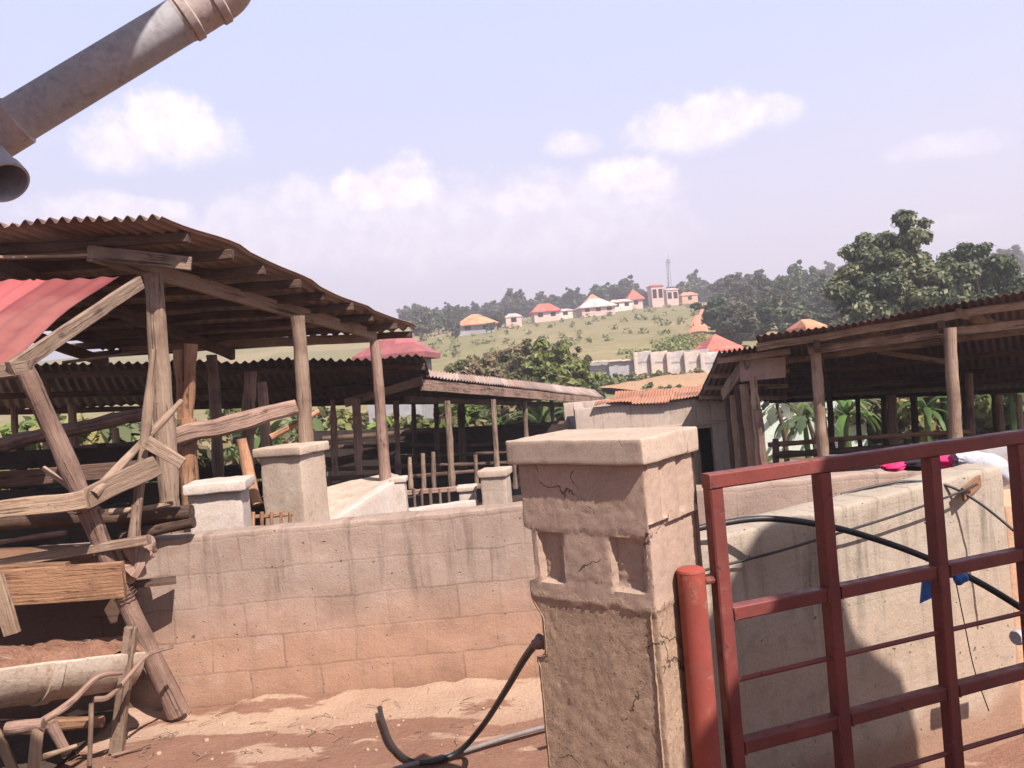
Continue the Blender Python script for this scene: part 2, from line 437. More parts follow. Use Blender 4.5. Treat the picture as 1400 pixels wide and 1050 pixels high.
def join(*gs):
    vs, fs, uv = [], [], []
    for g in gs:
        n = len(vs)
        vs += [tuple(v) for v in g[0]]
        fs += [tuple(i + n for i in f) for f in g[1]]
        uv += list(g[2]) if len(g) > 2 else [(v[0], v[2]) for v in g[0]]
    return vs, fs, uv
def rv(p, k, s=1.0):
    return noise.noise_vector(Vector(p) * k + Vector((7.3, 1.1, 3.7))) * s

def spline(pts, n):
    """Catmull-Rom through pts"""
    pts = [Vector(p) for p in pts]
    P = [pts[0] * 2 - pts[1]] + pts + [pts[-1] * 2 - pts[-2]]
    outp = []
    for i in range(1, len(P) - 2):
        for k in range(n):
            t = k / n
            a, b, c, d = P[i - 1], P[i], P[i + 1], P[i + 2]
            outp.append(0.5 * ((2 * b) + (c - a) * t + (2 * a - 5 * b + 4 * c - d) * t * t + (3 * b - a - 3 * c + d) * t ** 3))
    outp.append(pts[-1])
    return outp
def tube(pts, r, seg=10, rough=0.0, freq=6.0, inner=None):
    """tapered, irregular round bar through pts; r = radius or list"""
    pts = [Vector(p) for p in pts]
    n = len(pts)
    rs = [r] * n if not isinstance(r, (list, tuple)) else [float(x) for x in np.interp(np.linspace(0, 1, n), np.linspace(0, 1, len(r)), r)]
    vs, fs, uv = [], [], []
    t0 = (pts[1] - pts[0]).normalized()
    nx = t0.orthogonal().normalized()
    L = 0
    for i in range(n):
        t = (pts[min(i + 1, n - 1)] - pts[max(i - 1, 0)]).normalized()
        nx = (nx - t * nx.dot(t)).normalized()
        by = t.cross(nx)
        if i: L += (pts[i] - pts[i - 1]).length
        for k in range(seg):
            a = 2 * math.pi * k / seg
            d = nx * math.cos(a) + by * math.sin(a)
            p = pts[i] + d * rs[i]
            if rough:
                p += d * noise.noise(p * freq) * rs[i] * rough
            vs.append(p); uv.append((rs[i] * 2 * math.pi * (abs(k - seg / 2) / seg) , L))
    for i in range(n - 1):
        for k in range(seg):
            a, b = i * seg + k, i * seg + (k + 1) % seg
            fs.append((a, b, b + seg, a + seg))
    if inner:
        return vs, fs, uv
    for i, flip in ((0, True), (n - 1, False)):
        vs.append(pts[i]); uv.append((0.3, L * (not flip)))
        c = len(vs) - 1
        for k in range(seg):
            a, b = i * seg + k, i * seg + (k + 1) % seg
            fs.append((c, b, a) if flip else (c, a, b))
    return vs, fs, uv
def log(p0, p1, r0, r1, bend=0.03, seg=10, n=12, rough=0.35, freq=5):
    p0, p1 = Vector(p0), Vector(p1)
    L = (p1 - p0).length
    pts = []
    for i in range(n + 1):
        t = i / n
        p = p0.lerp(p1, t)
        w = math.sin(math.pi * t)
        pts.append(p + rv(p0 + p * 0.9, 0.9, bend * L * w))
    return tube(pts, [r0 + (r1 - r0) * i / n for i in range(n + 1)], seg, rough, freq)
def beam(p0, p1, w, h, up=(0, 0, 1), wob=0.004, n=8, bev=0.12, taper=1.0):
    """sawn board; w across, h along 'up'; slightly wavy"""
    p0, p1 = Vector(p0), Vector(p1)
    t = (p1 - p0).normalized()
    s = t.cross(Vector(up)).normalized()
    u = s.cross(t)
    b = min(w, h) * bev
    prof = [(-w / 2 + b, -h / 2), (w / 2 - b, -h / 2), (w / 2, -h / 2 + b), (w / 2, h / 2 - b), (w / 2 - b, h / 2), (-w / 2 + b, h / 2), (-w / 2, h / 2 - b), (-w / 2, -h / 2 + b)]
    per = [0]
    for i in range(1, 8):
        per.append(per[-1] + math.dist(prof[i], prof[i - 1]))
    vs, fs, uv = [], [], []
    L = (p1 - p0).length
    for i in range(n + 1):
        k = i / n
        sc = 1 + (taper - 1) * k
        for j, (a, c) in enumerate(prof):
            p = p0.lerp(p1, k) + s * a * sc + u * c * sc
            if wob: p = p + rv(p, 4.0, wob)
            vs.append(p); uv.append((per[j], k * L))
    for i in range(n):
        for j in range(8):
            a, c = i * 8 + j, i * 8 + (j + 1) % 8
            fs.append((a, c, c + 8, a + 8))
    fs.append(tuple(reversed(range(8)))); fs.append(tuple(n * 8 + j for j in range(8)))
    return vs, fs, uv
def pane(p00, p10, p11, p01, nu=8, nv=8, waves=0, amp=0.018, thick=0.004, wob=0.01, prof='sin', rows=0, ragged=0.0):
    """sheet (optionally corrugated across u) with real thickness"""
    P = [Vector(p) for p in (p00, p10, p11, p01)]
    lu, lv = (P[1] - P[0]).length, (P[3] - P[0]).length
    top, bot, uv = [], [], []
    for j in range(nv + 1):
        for i in range(nu + 1):
            u, v = i / nu, j / nv
            p = (P[0] * (1 - u) + P[1] * u) * (1 - v) + (P[3] * (1 - u) + P[2] * u) * v
            du = (P[1] - P[0]) * (1 - v) + (P[2] - P[3]) * v
            dv = (P[3] - P[0]) * (1 - u) + (P[2] - P[1]) * u
            nn = du.cross(dv).normalized()
            if nn.z < 0: nn = -nn
            if wob: p = p + nn * noise.noise(p * 1.3) * wob * 2 + nn * noise.noise(Vector((u * lu / 0.7 // 1 * 7.7, v * lv / 1.9 // 1 * 3.3, 0.5))) * wob
            if ragged and (j == 0 or j == nv): p = p + dv.normalized() * ragged * (1 if j else -1) * noise.noise(Vector((math.floor(u * lu / .68) * 5.31, j * 3.7, 1.5))) * 2
            if ragged: p = p + nn * .02 * noise.noise(Vector((math.floor(u * lu / .68) * 2.77, v * 2.5, 7.5)))
            if rows: p = p + nn * .022 * ((v * rows) % 1.0)
            if waves:
                w = math.sin(2 * math.pi * waves * u)
                if prof == 'box': w = max(-1, min(1, w * 3))
                p = p + nn * amp * w
            top.append(p + nn * thick / 2); bot.append(p - nn * thick / 2)
            uv.append((u * lu, v * lv))
    N = len(top)
    fs = []
    for j in range(nv):
        for i in range(nu):
            a = j * (nu + 1) + i
            f = (a, a + 1, a + nu + 2, a + nu + 1)
            fs.append(f); fs.append(tuple(x + N for x in reversed(f)))
    def edge(ids):
        for a, b in zip(ids, ids[1:]):
            fs.append((a, a + N, b + N, b))
    edge([i for i in range(nu + 1)][::-1]); edge([nv * (nu + 1) + i for i in range(nu + 1)])
    edge([j * (nu + 1) for j in range(nv + 1)]); edge([j * (nu + 1) + nu for j in range(nv + 1)][::-1])
    return top + bot, fs, uv + uv
def rbox(c, sx, sy, sz, rot=0.0, res=0.06, rnd=0.012, amp=0.006, freq=7.0, disp=None, top_only=False):
    """box with its base centre at c, rounded and roughened edges; UVs in metres"""
    c = Vector(c)
    cr, sr = math.cos(rot), math.sin(rot)
    H = Vector((sx / 2, sy / 2, sz / 2))
    key, vs, fs, uv = {}, [], [], []
    def add(p, u, tag):
        k = (round(p.x, 4), round(p.y, 4), round(p.z, 4), tag)
        if k in key: return key[k]
        d0 = Vector((max(-(H.x - rnd), min(H.x - rnd, p.x)), max(-(H.y - rnd), min(H.y - rnd, p.y)), max(-(H.z - rnd), min(H.z - rnd, p.z))))
        d = p - d0
        r = d0 + d.normalized() * rnd if d.length > 1e-9 else p.copy()
        if disp: r = disp(r, p, tag)
        wv = Vector((r.x * cr - r.y * sr, r.x * sr + r.y * cr, r.z + H.z)) + c
        if amp: wv += rv(wv, freq, amp) + rv(wv, freq * 3.7, amp * .5)
        vs.append(wv); uv.append(u)
        key[k] = len(vs) - 1
        return key[k]
    def ticks(h):
        n = max(2, int(round(2 * h / res)))
        t = [-h + 2 * h * i / n for i in range(n + 1)]
        e = [-h + rnd * .35, h - rnd * .35, -h + rnd, h - rnd] if rnd > 0.001 else []
        return sorted(set(round(x, 5) for x in t + e))
    tx, ty, tz = ticks(H.x), ticks(H.y), ticks(H.z)
    def face(A, B, fn, fu, flip, tag):
        ids = [[add(fn(a, b), fu(a, b), tag) for a in A] for b in B]
        for j in range(len(B) - 1):
            for i in range(len(A) - 1):
                f = (ids[j][i], ids[j][i + 1], ids[j + 1][i + 1], ids[j + 1][i])
                fs.append(tuple(reversed(f)) if flip else f)
    face(tx, tz, lambda a, b: Vector((a, -H.y, b)), lambda a, b: (a + H.x, b + H.z), False, 'f')
    face(tx, tz, lambda a, b: Vector((a, H.y, b)), lambda a, b: (-a + H.x + .3, b + H.z), True, 'k')
    face(ty, tz, lambda a, b: Vector((H.x, a, b)), lambda a, b: (a + H.y + 2 * H.x, b + H.z), False, 'r')
    face(ty, tz, lambda a, b: Vector((-H.x, a, b)), lambda a, b: (-a - H.y, b + H.z), True, 'l')
    face(tx, ty, lambda a, b: Vector((a, b, H.z)), lambda a, b: (a + H.x, b + H.y + 2 * H.z), False, 't')
    face(tx, ty, lambda a, b: Vector((a, b, -H.z)), lambda a, b: (a + H.x, b), True, 'b')
    return vs, fs, uv
def wallrun(p0, p1, thick, z0, z1a, z1b, res=0.06, amp=0.006, rnd=0.012):
    """wall standing between two ground points, its front (camera-side) face on the line; top may slope"""
    p0, p1 = Vector((p0[0], p0[1], 0)), Vector((p1[0], p1[1], 0))
    d = p1 - p0
    L = d.length
    a = math.atan2(d.y, d.x)
    nrm = Vector((-math.sin(a), math.cos(a), 0))
    c = (p0 + p1) / 2 + nrm * thick / 2 + Vector((0, 0, z0))
    zm = max(z1a, z1b) - z0
    def dp(r, p, tag):
        k = (p.x + L / 2) / L
        top = (z1a + (z1b - z1a) * k) - z0
        return Vector((r.x, r.y, (r.z + zm / 2) * top / zm - zm / 2))
    return rbox(c, L, thick, zm, a, res, rnd, amp, 7, dp)

# ------------------------------------------------------------------ terrain
PY = [-60, 5.2, 8, 12, 16, 20, 30, 45, 60, 80, 110, 150, 220, 300, 450, 1500]
PZ = [0, 0, -.06, -.4, -.9, -1.3, -1.7, -.6, 0, 2.8, 5.8, 9.6, 16.4, 20, 23, 26]
def ground(x, y):
    y0 = y
    h = float(np.interp(y0, PY, PZ))
    h = (h + float(np.interp(y0 - 1.5 - max(0, y0) * .03, PY, PZ)) + float(np.interp(y0 + 1.5 + max(0, y0) * .03, PY, PZ))) / 3
    if y0 < 9:
        t = max(0.0, min(1.0, (x - 0.9) / 1.0)); t2 = max(0, min(1, (y0 - 2.2) / 1.2)); t3 = max(0, min(1, (8 - y0) / 3))
        h -= 0.16 * t * t * (3 - 2 * t) * t2 * t3
    if y0 > 30:
        k = min(1, (y0 - 30) / 60)
        h += k * (noise.noise(Vector((x * .012, y0 * .012, 3))) * 1.2 + noise.noise(Vector((x * .05, y0 * .05, 9))) * .5)
    return h
def ground_geo(xs, ys, dz=0.0, bump=0.0):
    vs, fs, uv = [], [], []
    for y in ys:
        for x in xs:
            h = ground(x, y) + dz
            if bump:
                fall = max(0, min(1, (14 - y) / 6))
                p = Vector((x, y, 0))
                if 4.3 < y < 4.9 and x < 2: h += .055 * max(0, 1 - abs(y - 4.74) / .3) ** 2 * (.55 + noise.noise(Vector((x * 2.3, 1, 4))) + .5 * noise.noise(Vector((x * 9, 1, 4))))
                h += bump * fall * (noise.noise(p * 1.7) * .6 + noise.noise(p * 5) * .35 + noise.noise(p * 14) * .16)
            vs.append((x, y, h)); uv.append((x, y))
    nx = len(xs)
    for j in range(len(ys) - 1):
        for i in range(nx - 1):
            a = j * nx + i
            fs.append((a, a + 1, a + nx + 1, a + nx))
    return vs, fs, uv
def gmat(t, ob, uv, tc, oi):
    P = tc.outputs['UV']
    s = t.n('ShaderNodeSeparateXYZ', ins={0: P})
    y = s.outputs[1]
    a = t.noise(P, 1.4, 5, 0.6); b = t.noise(P, 6, 5, 0.65); fine = t.noise(P, 45, 4, 0.7)
    dirt = t.mix(t.ramp(a, 0.38, 0.62), (.345, .23, .17), (.395, .28, .21))
    # damp, trampled brown patches, stretched along the yard
    mp = t.n('ShaderNodeMapping', ins={'Vector': P, 'Scale': (0.55, 1.5, 1.0), 'Location': (0.35, 0.1, 0)})
    w = t.noise(mp.outputs[0], 1.9, 5, 0.6)
    near = t.math('MULTIPLY', t.ramp(y, 4.05, 4.45, .17, -.02), 1.0)
    wet = t.math('MULTIPLY', t.ramp(t.math('ADD', w, near), 0.555, 0.60), .92)
    mud = t.mix(b, (.165, .085, .060), (.26, .145, .105))
    dirt = t.mix(wet, dirt, mud)
    dirt = t.mix(t.ramp(b, .6, .75, 0, .5), dirt, (.40, .235, .15))
    g1 = t.noise(P, .07, 5, 0.6); g2 = t.noise(P, .5, 5, 0.7); g3 = t.noise(P, 2.2, 4, .7)
    grass = t.mix(t.ramp(g1, .35, .65), (.205, .178, .092), (.265, .222, .125))
    grass = t.mix(t.ramp(g2, .45, .65, 0, .7), grass, (.155, .145, .07))
    plot = t.n('ShaderNodeTexVoronoi', feature='F1', ins={'Vector': t.n('ShaderNodeMapping', ins={'Vector': P, 'Scale': (.035, .018, 1)}).outputs[0], 'Scale': 1.0}).outputs['Color']
    ps = t.n('ShaderNodeSeparateColor', ins={0: plot}).outputs[0]
    grass = t.mix(t.ramp(ps, .3, .9, 0, .55), grass, (.165, .16, .072))
    grass = t.mix(t.ramp(ps, .3, .05, 0, .5), grass, (.30, .23, .13))
    grass = t.mix(t.ramp(g3, .5, .7, 0, .5), grass, (.32, .26, .15))
    c = t.mix(t.ramp(y, 14, 20), dirt, grass)
    k = t.ramp(fine, .25, .75, .82, 1.12, False)
    c = t.mix(1.0, c, t.n('ShaderNodeCombineColor', ins={0: k, 1: k, 2: k}).outputs[0], 'MULTIPLY')
    h = t.math('ADD', t.math('MULTIPLY', fine, .5), t.math('MULTIPLY', b, 1.0))
    return c, h, 0.02
material('ground_mat', gmat, 0.95, 0.12)
def axis(parts):
    o = []
    for a, b, st in parts:
        n = max(1, int(round((b - a) / st)))
        o += [a + (b - a) * i / n for i in range(n)]
    return o + [parts[-1][1]]
gx = axis([(-600, -200, 50), (-200, -40, 10), (-40, -6, 1.7), (-6, 3, .07), (3, 8, .4), (8, 40, 1.6), (40, 200, 8), (200, 600, 50)])
gy = axis([(-60, 2, 4), (2, 3.4, .14), (3.4, 5.2, .06), (5.2, 9, .4), (9, 40, 1.5), (40, 110, 3.5), (110, 320, 7), (320, 700, 60)])
obj('ground', ground_geo(gx, gy, 0, 0.035), 'ground_mat', smooth='all', kind='structure')
# trodden manure pen floors, shed shade painted into their tone (own sheets, 4 mm and more above the soil)
def floor_patch(name, x0, x1, y0, y1, mat, dz=0.02, n=16):
    return obj(name, ground_geo(axis([(x0, x1, (x1 - x0) / n)]), axis([(y0, y1, (y1 - y0) / n)]), dz), mat, smooth='all', kind='structure')
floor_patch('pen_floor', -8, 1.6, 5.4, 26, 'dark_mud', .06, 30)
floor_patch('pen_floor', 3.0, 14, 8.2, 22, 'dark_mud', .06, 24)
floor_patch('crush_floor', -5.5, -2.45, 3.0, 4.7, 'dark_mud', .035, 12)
# orange earth bank and red track climbing the hill
def drape(name, line, widths, mat, dz=0.25, lift=0.0):
    vs, fs, uv = [], [], []
    for i, (p, w) in enumerate(zip(line, widths)):
        a = line[max(i - 1, 0)]; b = line[min(i + 1, len(line) - 1)]
        t = Vector((b[0] - a[0], b[1] - a[1])).normalized(); nn = Vector((-t.y, t.x))
        for k in range(9):
            s = k / 4 - 1
            x, y = p[0] + nn.x * w * s / 2, p[1] + nn.y * w * s / 2
            j = noise.noise(Vector((x * .3, y * .3, 2)))
            vs.append((x + j * w * .1, y + j * w * .1, ground(x, y) + dz * (1 - s ** 4) + lift * (1 - s * s) * (1 + j * .8) - .05 * (abs(s) == 1)))
            uv.append((x, y))
    for i in range(len(line) - 1):
        for k in range(8):
            a = i * 9 + k
            fs.append((a, a + 1, a + 10, a + 9))
    return obj(name, (vs, fs, uv), mat, smooth='all', kind='structure')
def gx_at(px, d): return W(px, 500, d).x
drape('earth_bank', [(gx_at(830 + i * 13, 51), 51 + i * .35) for i in range(15)], [13] * 15, 'tan_soil', .1, .3)
trk = []
for d in range(62, 232, 6):
    px = 962 + 4 * math.sin(d * .05)
    trk.append((gx_at(px, d), d))
drape('dirt_track', trk, [2.2 + .003 * d[1] for d in trk], 'orange_soil', .2)

# ------------------------------------------------------------------ left block wall (runs on behind the gate pillar)
w0 = W(-120, 700, 4.72); w1 = W(1420, 620, 4.72)
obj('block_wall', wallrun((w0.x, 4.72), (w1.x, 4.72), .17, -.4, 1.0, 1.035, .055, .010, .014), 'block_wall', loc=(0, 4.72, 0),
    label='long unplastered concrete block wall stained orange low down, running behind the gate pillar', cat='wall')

# ------------------------------------------------------------------ gate pillar
def gate_pillar():
    near = Vector((.345, 2.235, 0))                 # near corner of the shaft
    ax = Vector((math.cos(RAD(-40)), math.sin(RAD(-40)), 0)); ay = Vector((-ax.y, ax.x, 0))
    sx, sy, sh = .455, .30, 1.535
    cen = near - ax * sx / 2 + ay * sy / 2
    root = thing('gate_pillar', 'broken concrete gate pillar with thick capstone in the centre foreground', 'pillar', (cen.x, cen.y, -.02))
    N = lambda a, b, c: noise.noise(Vector((a, b, c)))
    def dp(r, p, tag):
        zz = p.z + sh / 2              # height above base
        u = p.x + sx / 2               # along front from the left
        v = p.y + sy / 2
        x, y = r.x, r.y
        # plaster collar near the top, broken-away plaster further down
        e1 = 1.335 + .014 * N(u * 9, v * 9, 1) + (.02 if tag == 'r' else 0)
        e2 = 1.11 + .012 * N(u * 11, v * 11, 2)
        e3 = .93 + .03 * N(u * 7, v * 7, 4)
        inn = 0.0
        if zz < e1: inn += (.002 if tag == 'f' else .008 if tag == 'l' else .014)
        if zz < e2: inn += .005 if tag != 'l' else .004
        lowl = 1.10 + .012 * N(v * 12, u * 5, 8)
        # ragged bite on the left edge and right edge
        if tag in ('f', 'l', 'k', 'r'):
            left = max(0, 1 - u / .10)
            if zz < e1 and zz > lowl + .07: inn_l = .028 * left
            elif zz < lowl and zz > .93: inn_l = .034 * left * min(1, (lowl - zz) / .05)
            else: inn_l = 0
            x += inn_l
        rough = .0016 if zz < e2 or zz > 1.40 else .0010
        if tag == 'f': y += inn + rough * N(u * 26, zz * 26, 3) + .003 * N(u * 85, zz * 85, 3)
        if tag == 'r': x -= inn + rough * N(v * 22, zz * 22, 5) + .003 * N(v * 85, zz * 85, 6)
        if tag == 'l': x += inn
        if tag == 'r' and 1.03 < zz < 1.12 and v > .18: x -= .035 * min(1, (v - .18) / .08)
        # two block cavities on the front
        if tag == 'f':
            for (a, b) in ((.035, .145), (.315, .430)):
                za, zb = 1.165, 1.322
                wob = .006 * N(u * 30, zz * 30, 11)
                m = min((u - a + wob) / .010, (b - u + wob) / .010, (zz - za) / .010, (zb - zz + wob) / .010)
                m = max(0, min(1, m))
                y += m * .021 + m * .006 * N(u * 60, zz * 60, 21)
        # shallow flutes on the right face below the cap
        if tag == 'r' and zz > 1.37:
            x -= .012 * max(0, math.cos(v * 62)) ** 2
        # worn foot
        if zz < .90 and tag in ('f', 'l'): x += .006 * max(0, 1 - u / .2) * (1 if zz < e3 else 0)
        return Vector((x, y, r.z))
    obj('shaft', rbox((cen.x, cen.y, -.02), sx, sy, sh, RAD(-40), .010, .006, .0018, 11, dp), 'pillar_plaster', root)
    cz = 1.515
    cn = Vector((.3415, 2.205, 0))
    cx, cy = .495, .33
    cc = cn - ax * cx / 2 + ay * cy / 2
    obj('capstone', rbox((cc.x, cc.y, cz), cx, cy, .075, RAD(-40), .016, .006, .0026, 9), 'cap_plaster', root)
gate_pillar()

# ------------------------------------------------------------------ red gate
def gate():
    root = thing('metal_gate', 'red painted metal gate of square tube standing ajar at the right', 'gate', (.62, 2.42, .2))
    def at(px, py):
        k = (px - 980) / 420
        return W(px, py, 2.42 + .38 * k)
    a = (W(1400, 700, 2.8) - W(980, 700, 2.42)); a.z = 0; a.normalize()
    nrm = Vector((a.y, -a.x, 0))
    X0, X1 = at(974, 660), at(1400, 600)
    L = (Vector((X1.x, X1.y)) - Vector((X0.x, X0.y))).length + .06
    def P(s, z, o=0): return Vector((X0.x, X0.y, z)) + a * s + nrm * o
    zt = 1.425
    def stile(s, w=.046): obj('stile', beam(P(s, -.02), P(s, zt - .024), .046, w, a, .0012, 10, .1), 'gate_paint', root)
    ss = [0.0, .392, .832, 1.215]
    for s in ss: stile(s)
    obj('top_rail', beam(P(-.023, zt), P(L, zt), .048, .046, (0, 0, 1), .0012, 20, .1), 'gate_paint', root)
    for zz in (1.02, .615, .10):
        for i in range(3):
            obj('rail', beam(P(ss[i] + .023, zz), P(ss[i + 1] - .023, zz), .042, .042, (0, 0, 1), .0012, 8, .1), 'gate_paint', root)
            for (q1, sg_) in ((ss[i] + .023, 1), (ss[i + 1] - .023, -1)):
                obj('weld', tube([P(q1 + sg_ * .003, zz - .02, .022), P(q1 + sg_ * .004, zz, .023), P(q1 + sg_ * .003, zz + .02, .022)], .004, 6, .6, 160), 'gate_paint', root)
    for zz in (.815, .41):
        obj('round_bar', tube([P(.02, zz), P(ss[3], zz)], .0085, 8), 'gate_paint', root)
    # hinge lugs
    for zz in (1.13, .35):
        obj('hinge', tube([P(-.055, zz), P(-.02, zz)], .012, 8), 'gate_paint', root)
gate()
pp = W(944, 778, 2.335)
ptop = pp.z
gp = thing('gate_post', 'faded red round pipe post beside the broken pillar', 'post', (pp.x, pp.y, 0))
R_ = .041
obj('pipe', tube([(pp.x, pp.y, -.1), (pp.x, pp.y, .5), (pp.x, pp.y, ptop - .006)], R_, 24, .02, 5), 'pipe_paint', gp)
obj('end_cap', tube([(pp.x, pp.y, ptop - .006), (pp.x, pp.y, ptop), (pp.x, pp.y, ptop + .004)], [R_ + .001, R_ - .001, R_ - .009], 24), 'pipe_paint', gp)

# ------------------------------------------------------------------ trough wall behind the gate, and what lies on it
a0 = W(930, 748, 3.12); a1 = W(1372, 640, 3.86)
obj('trough_wall', wallrun((a0.x, a0.y), (a1.x, a1.y), .2, -.5, a0.z, W(1372, 636, 3.86).z, .06, .008, .02), 'streaked_plaster', loc=(a0.x, a0.y, 0),
    label='thick plastered trough wall with dark water stains, behind the red gate', cat='wall')
b0 = W(1372, 690, 3.98); b1 = W(1560, 668, 4.05)
obj('low_plinth', wallrun((b0.x, b0.y), (b1.x, b1.y), .35, -.5, b0.z, b1.z, .07, .007, .015), 'orange_plaster', loc=(b0.x, b0.y, 0),
    label='low orange plastered plinth at the far right end of the trough wall', cat='plinth')
c0 = W(1335, 610, 5.6); c1 = W(1580, 590, 5.6)
obj('shed_wall', wallrun((c0.x, 5.6), (c1.x, 5.6), .2, -.4, c0.z, c1.z, .08, .007, .015), 'grey_wall', loc=(c0.x, 5.6, 0),
    label='grey plain wall at the right edge, behind the heap of cloth', cat='wall')
def cloth(name, pts, mat, label, cat, seed, th=.03):
    """crumpled heap over a line of points (px, py, depth, radius x, radius z)"""
    vs, fs = [], []
    rnd = random.Random(seed)
    rows = []
    for (c, rx, rz) in pts:
        ring = []
        for k in range(28):
            a = 2 * math.pi * k / 28
            f = 1 + .28 * noise.noise(Vector((math.cos(a) * 1.9 + seed, math.sin(a) * 1.9, c.x * 9))) + .16 * noise.noise(Vector((a * 3.1, c.x * 25, seed)))
            ring.append((c.x + rv(c + Vector((0, 0, a)), 5, .012).x, c.y + math.cos(a) * rx * f, c.z + math.sin(a) * rz * f))
        rows.append(ring)
    for r in rows: vs += r
    n = len(rows)
    for i in range(n - 1):
        for k in range(28):
            a, b = i * 28 + k, i * 28 + (k + 1) % 28
            fs.append((a, b, b + 28, a + 28))
    fs.append(tuple(range(28))); fs.append(tuple((n - 1) * 28 + k for k in range(28)))
    return obj(name, (vs, fs, [(v[0], v[2]) for v in vs]), mat, loc=pts[0][0], smooth='all', label=label, cat=cat)
def heap(px0, px1, py0, py1, d, rx, rz, n=14, prof=None):
    o = []
    for i in range(n):
        k = i / (n - 1)
        s = (math.sin(math.pi * min(1, max(0, k * .92 + .04))) ** .5) if prof is None else prof(k)
        o.append((W(px0 + (px1 - px0) * k, py0 + (py1 - py0) * k, d), rx * s, rz * s))
    return o
cloth('pink_cloth', heap(1208, 1236, 640, 634, 4.3, .08, .028), 'pink_cloth', 'small end of bright pink cloth at the left of the cloth heap', 'cloth', 2)
cloth('black_cloth', heap(1226, 1280, 636, 630, 4.3, .09, .042), 'black_cloth', 'black cloth lying on the wall beside the pink cloth', 'cloth', 4)
cloth('pink_cloth', heap(1270, 1318, 630, 630, 4.25, .09, .055), 'pink_cloth', 'larger bright pink bundle of cloth next to the grey cloth', 'cloth', 5)
cloth('grey_cloth', heap(1304, 1384, 628, 650, 4.15, .11, .092), 'grey_cloth', 'crumpled pale grey sack cloth hanging over the wall end', 'cloth', 7)
bo = beam(W(1316, 676, 3.66), W(1354, 645, 3.9), .012, .06, (0, 0, 1), .002, 6)
obj('board_offcut', bo, 'orange_wood', loc=W(1316, 676, 3.66), label='short orange board offcut propped under the grey sack cloth', cat='board')

# hoses and wires by the gate
def hose(name, pix, r, mat, label, cat='hose', n=8, seg=10, parent=None):
    pts = spline([W(*p) for p in pix], n)
    return obj(name, tube(pts, r, seg), mat, loc=pts[0], label=label, cat=cat)
hose('water_hose', [(905, 734, 3.06), (985, 716, 3.12), (1050, 709, 3.12), (1130, 719, 3.12), (1200, 738, 3.10), (1270, 764, 3.05), (1340, 797, 2.98), (1420, 846, 2.9)], .0125, 'black_rubber',
     'thick black hose arching over the trough wall behind the gate')
hose('cable', [(940, 786, 3.10), (985, 774, 3.16), (1060, 755, 3.24), (1140, 731, 3.34), (1230, 703, 3.48), (1310, 674, 3.62), (1336, 662, 3.68)], .0055, 'black_rubber',
     'thin black cable slanting up across the trough wall face', 'cable')
hose('cable', [(1150, 676, 3.7), (1200, 664, 3.72), (1245, 658, 3.72), (1295, 664, 3.7), (1335, 685, 3.66), (1375, 716, 3.6), (1430, 765, 3.5)], .0065, 'black_rubber',
     'thin black cable looping over the wall towards the right edge', 'cable')
hose('string', [(1306, 792, 2.96), (1318, 850, 2.95), (1332, 915, 2.96), (1352, 972, 2.98)], .002, 'black_rubber', 'thin dark string dangling below the blue plastic scrap', 'string')
bl = thing('blue_plastic', 'scrap of blue plastic tied round the black hose at the gate', 'plastic scrap', W(1300, 790, 2.96))
g1_ = pane(W(1262, 795, 2.93), W(1279, 789, 2.93), W(1275, 818, 2.95), W(1259, 826, 2.95), 8, 8, 0, 0, .004, .01)
obj('flap', g1_, 'blue_plastic', bl, smooth='all')
obj('knot', tube(spline([W(1276, 790, 2.94), W(1292, 786, 2.97), W(1306, 784, 2.97), W(1318, 789, 2.96), W(1308, 794, 2.95)], 5), [.012, .02], 9, .5, 40), 'blue_plastic', bl, smooth='all')
wp = thing('white_pipe', 'white plastic pipe end poking in at the right edge behind the gate', 'pipe', W(1388, 871, 3.3))
t_ = (W(1440, 862, 3.4) - W(1388, 872, 3.3))
pw0 = W(1388, 872, 3.3)
obj('pipe', tube([pw0 + t_ * .1, pw0 + t_ * .5, pw0 + t_], .024, 16), 'white_plastic', wp)
obj('coupling', tube([pw0, pw0 + t_ * .03, pw0 + t_ * .3, pw0 + t_ * .33], [.026, .031, .031, .026], 16), 'grey_pvc', wp)

# hoses on the yard in front of the pillar
def Wg(px, py, dz=.03):
    v = _F + (px - 700) / FPX * _R + (525 - py) / FPX * _U
    p = EYE + v * ((dz - EYE.z) / v.z)
    return (px, py, p.y)
hose('water_hose', [(738, 872, 2.62), (716, 902, 2.85), (690, 946, 3.2), (660, 992, 3.6), Wg(628, 1027, .05), Wg(592, 1041), Wg(560, 1040), Wg(536, 1018), Wg(523, 984), Wg(519, 968)], .0135, 'black_rubber',
     'black hose drooping from the pillar to the ground and curling back', n=10)
hose('water_hose', [Wg(500, 1062), Wg(560, 1046), Wg(620, 1031), Wg(680, 1012), Wg(740, 995), Wg(790, 986)], .012, 'grey_rubber',
     'dusty grey hose lying along the ground behind the pillar')
kn = W(742, 880, 2.58)
obj('rag', tube(spline([kn + Vector((-.03, 0, .0)), kn + Vector((0, -.01, .012)), kn + Vector((.03, 0, .0))], 5), [.010, .018, .024, .026, .022, .014], 10, .7, 45), 'log_bark', loc=kn,
    smooth='all', label='brown rag stuffed round the hose at the pillar edge', cat='rag')

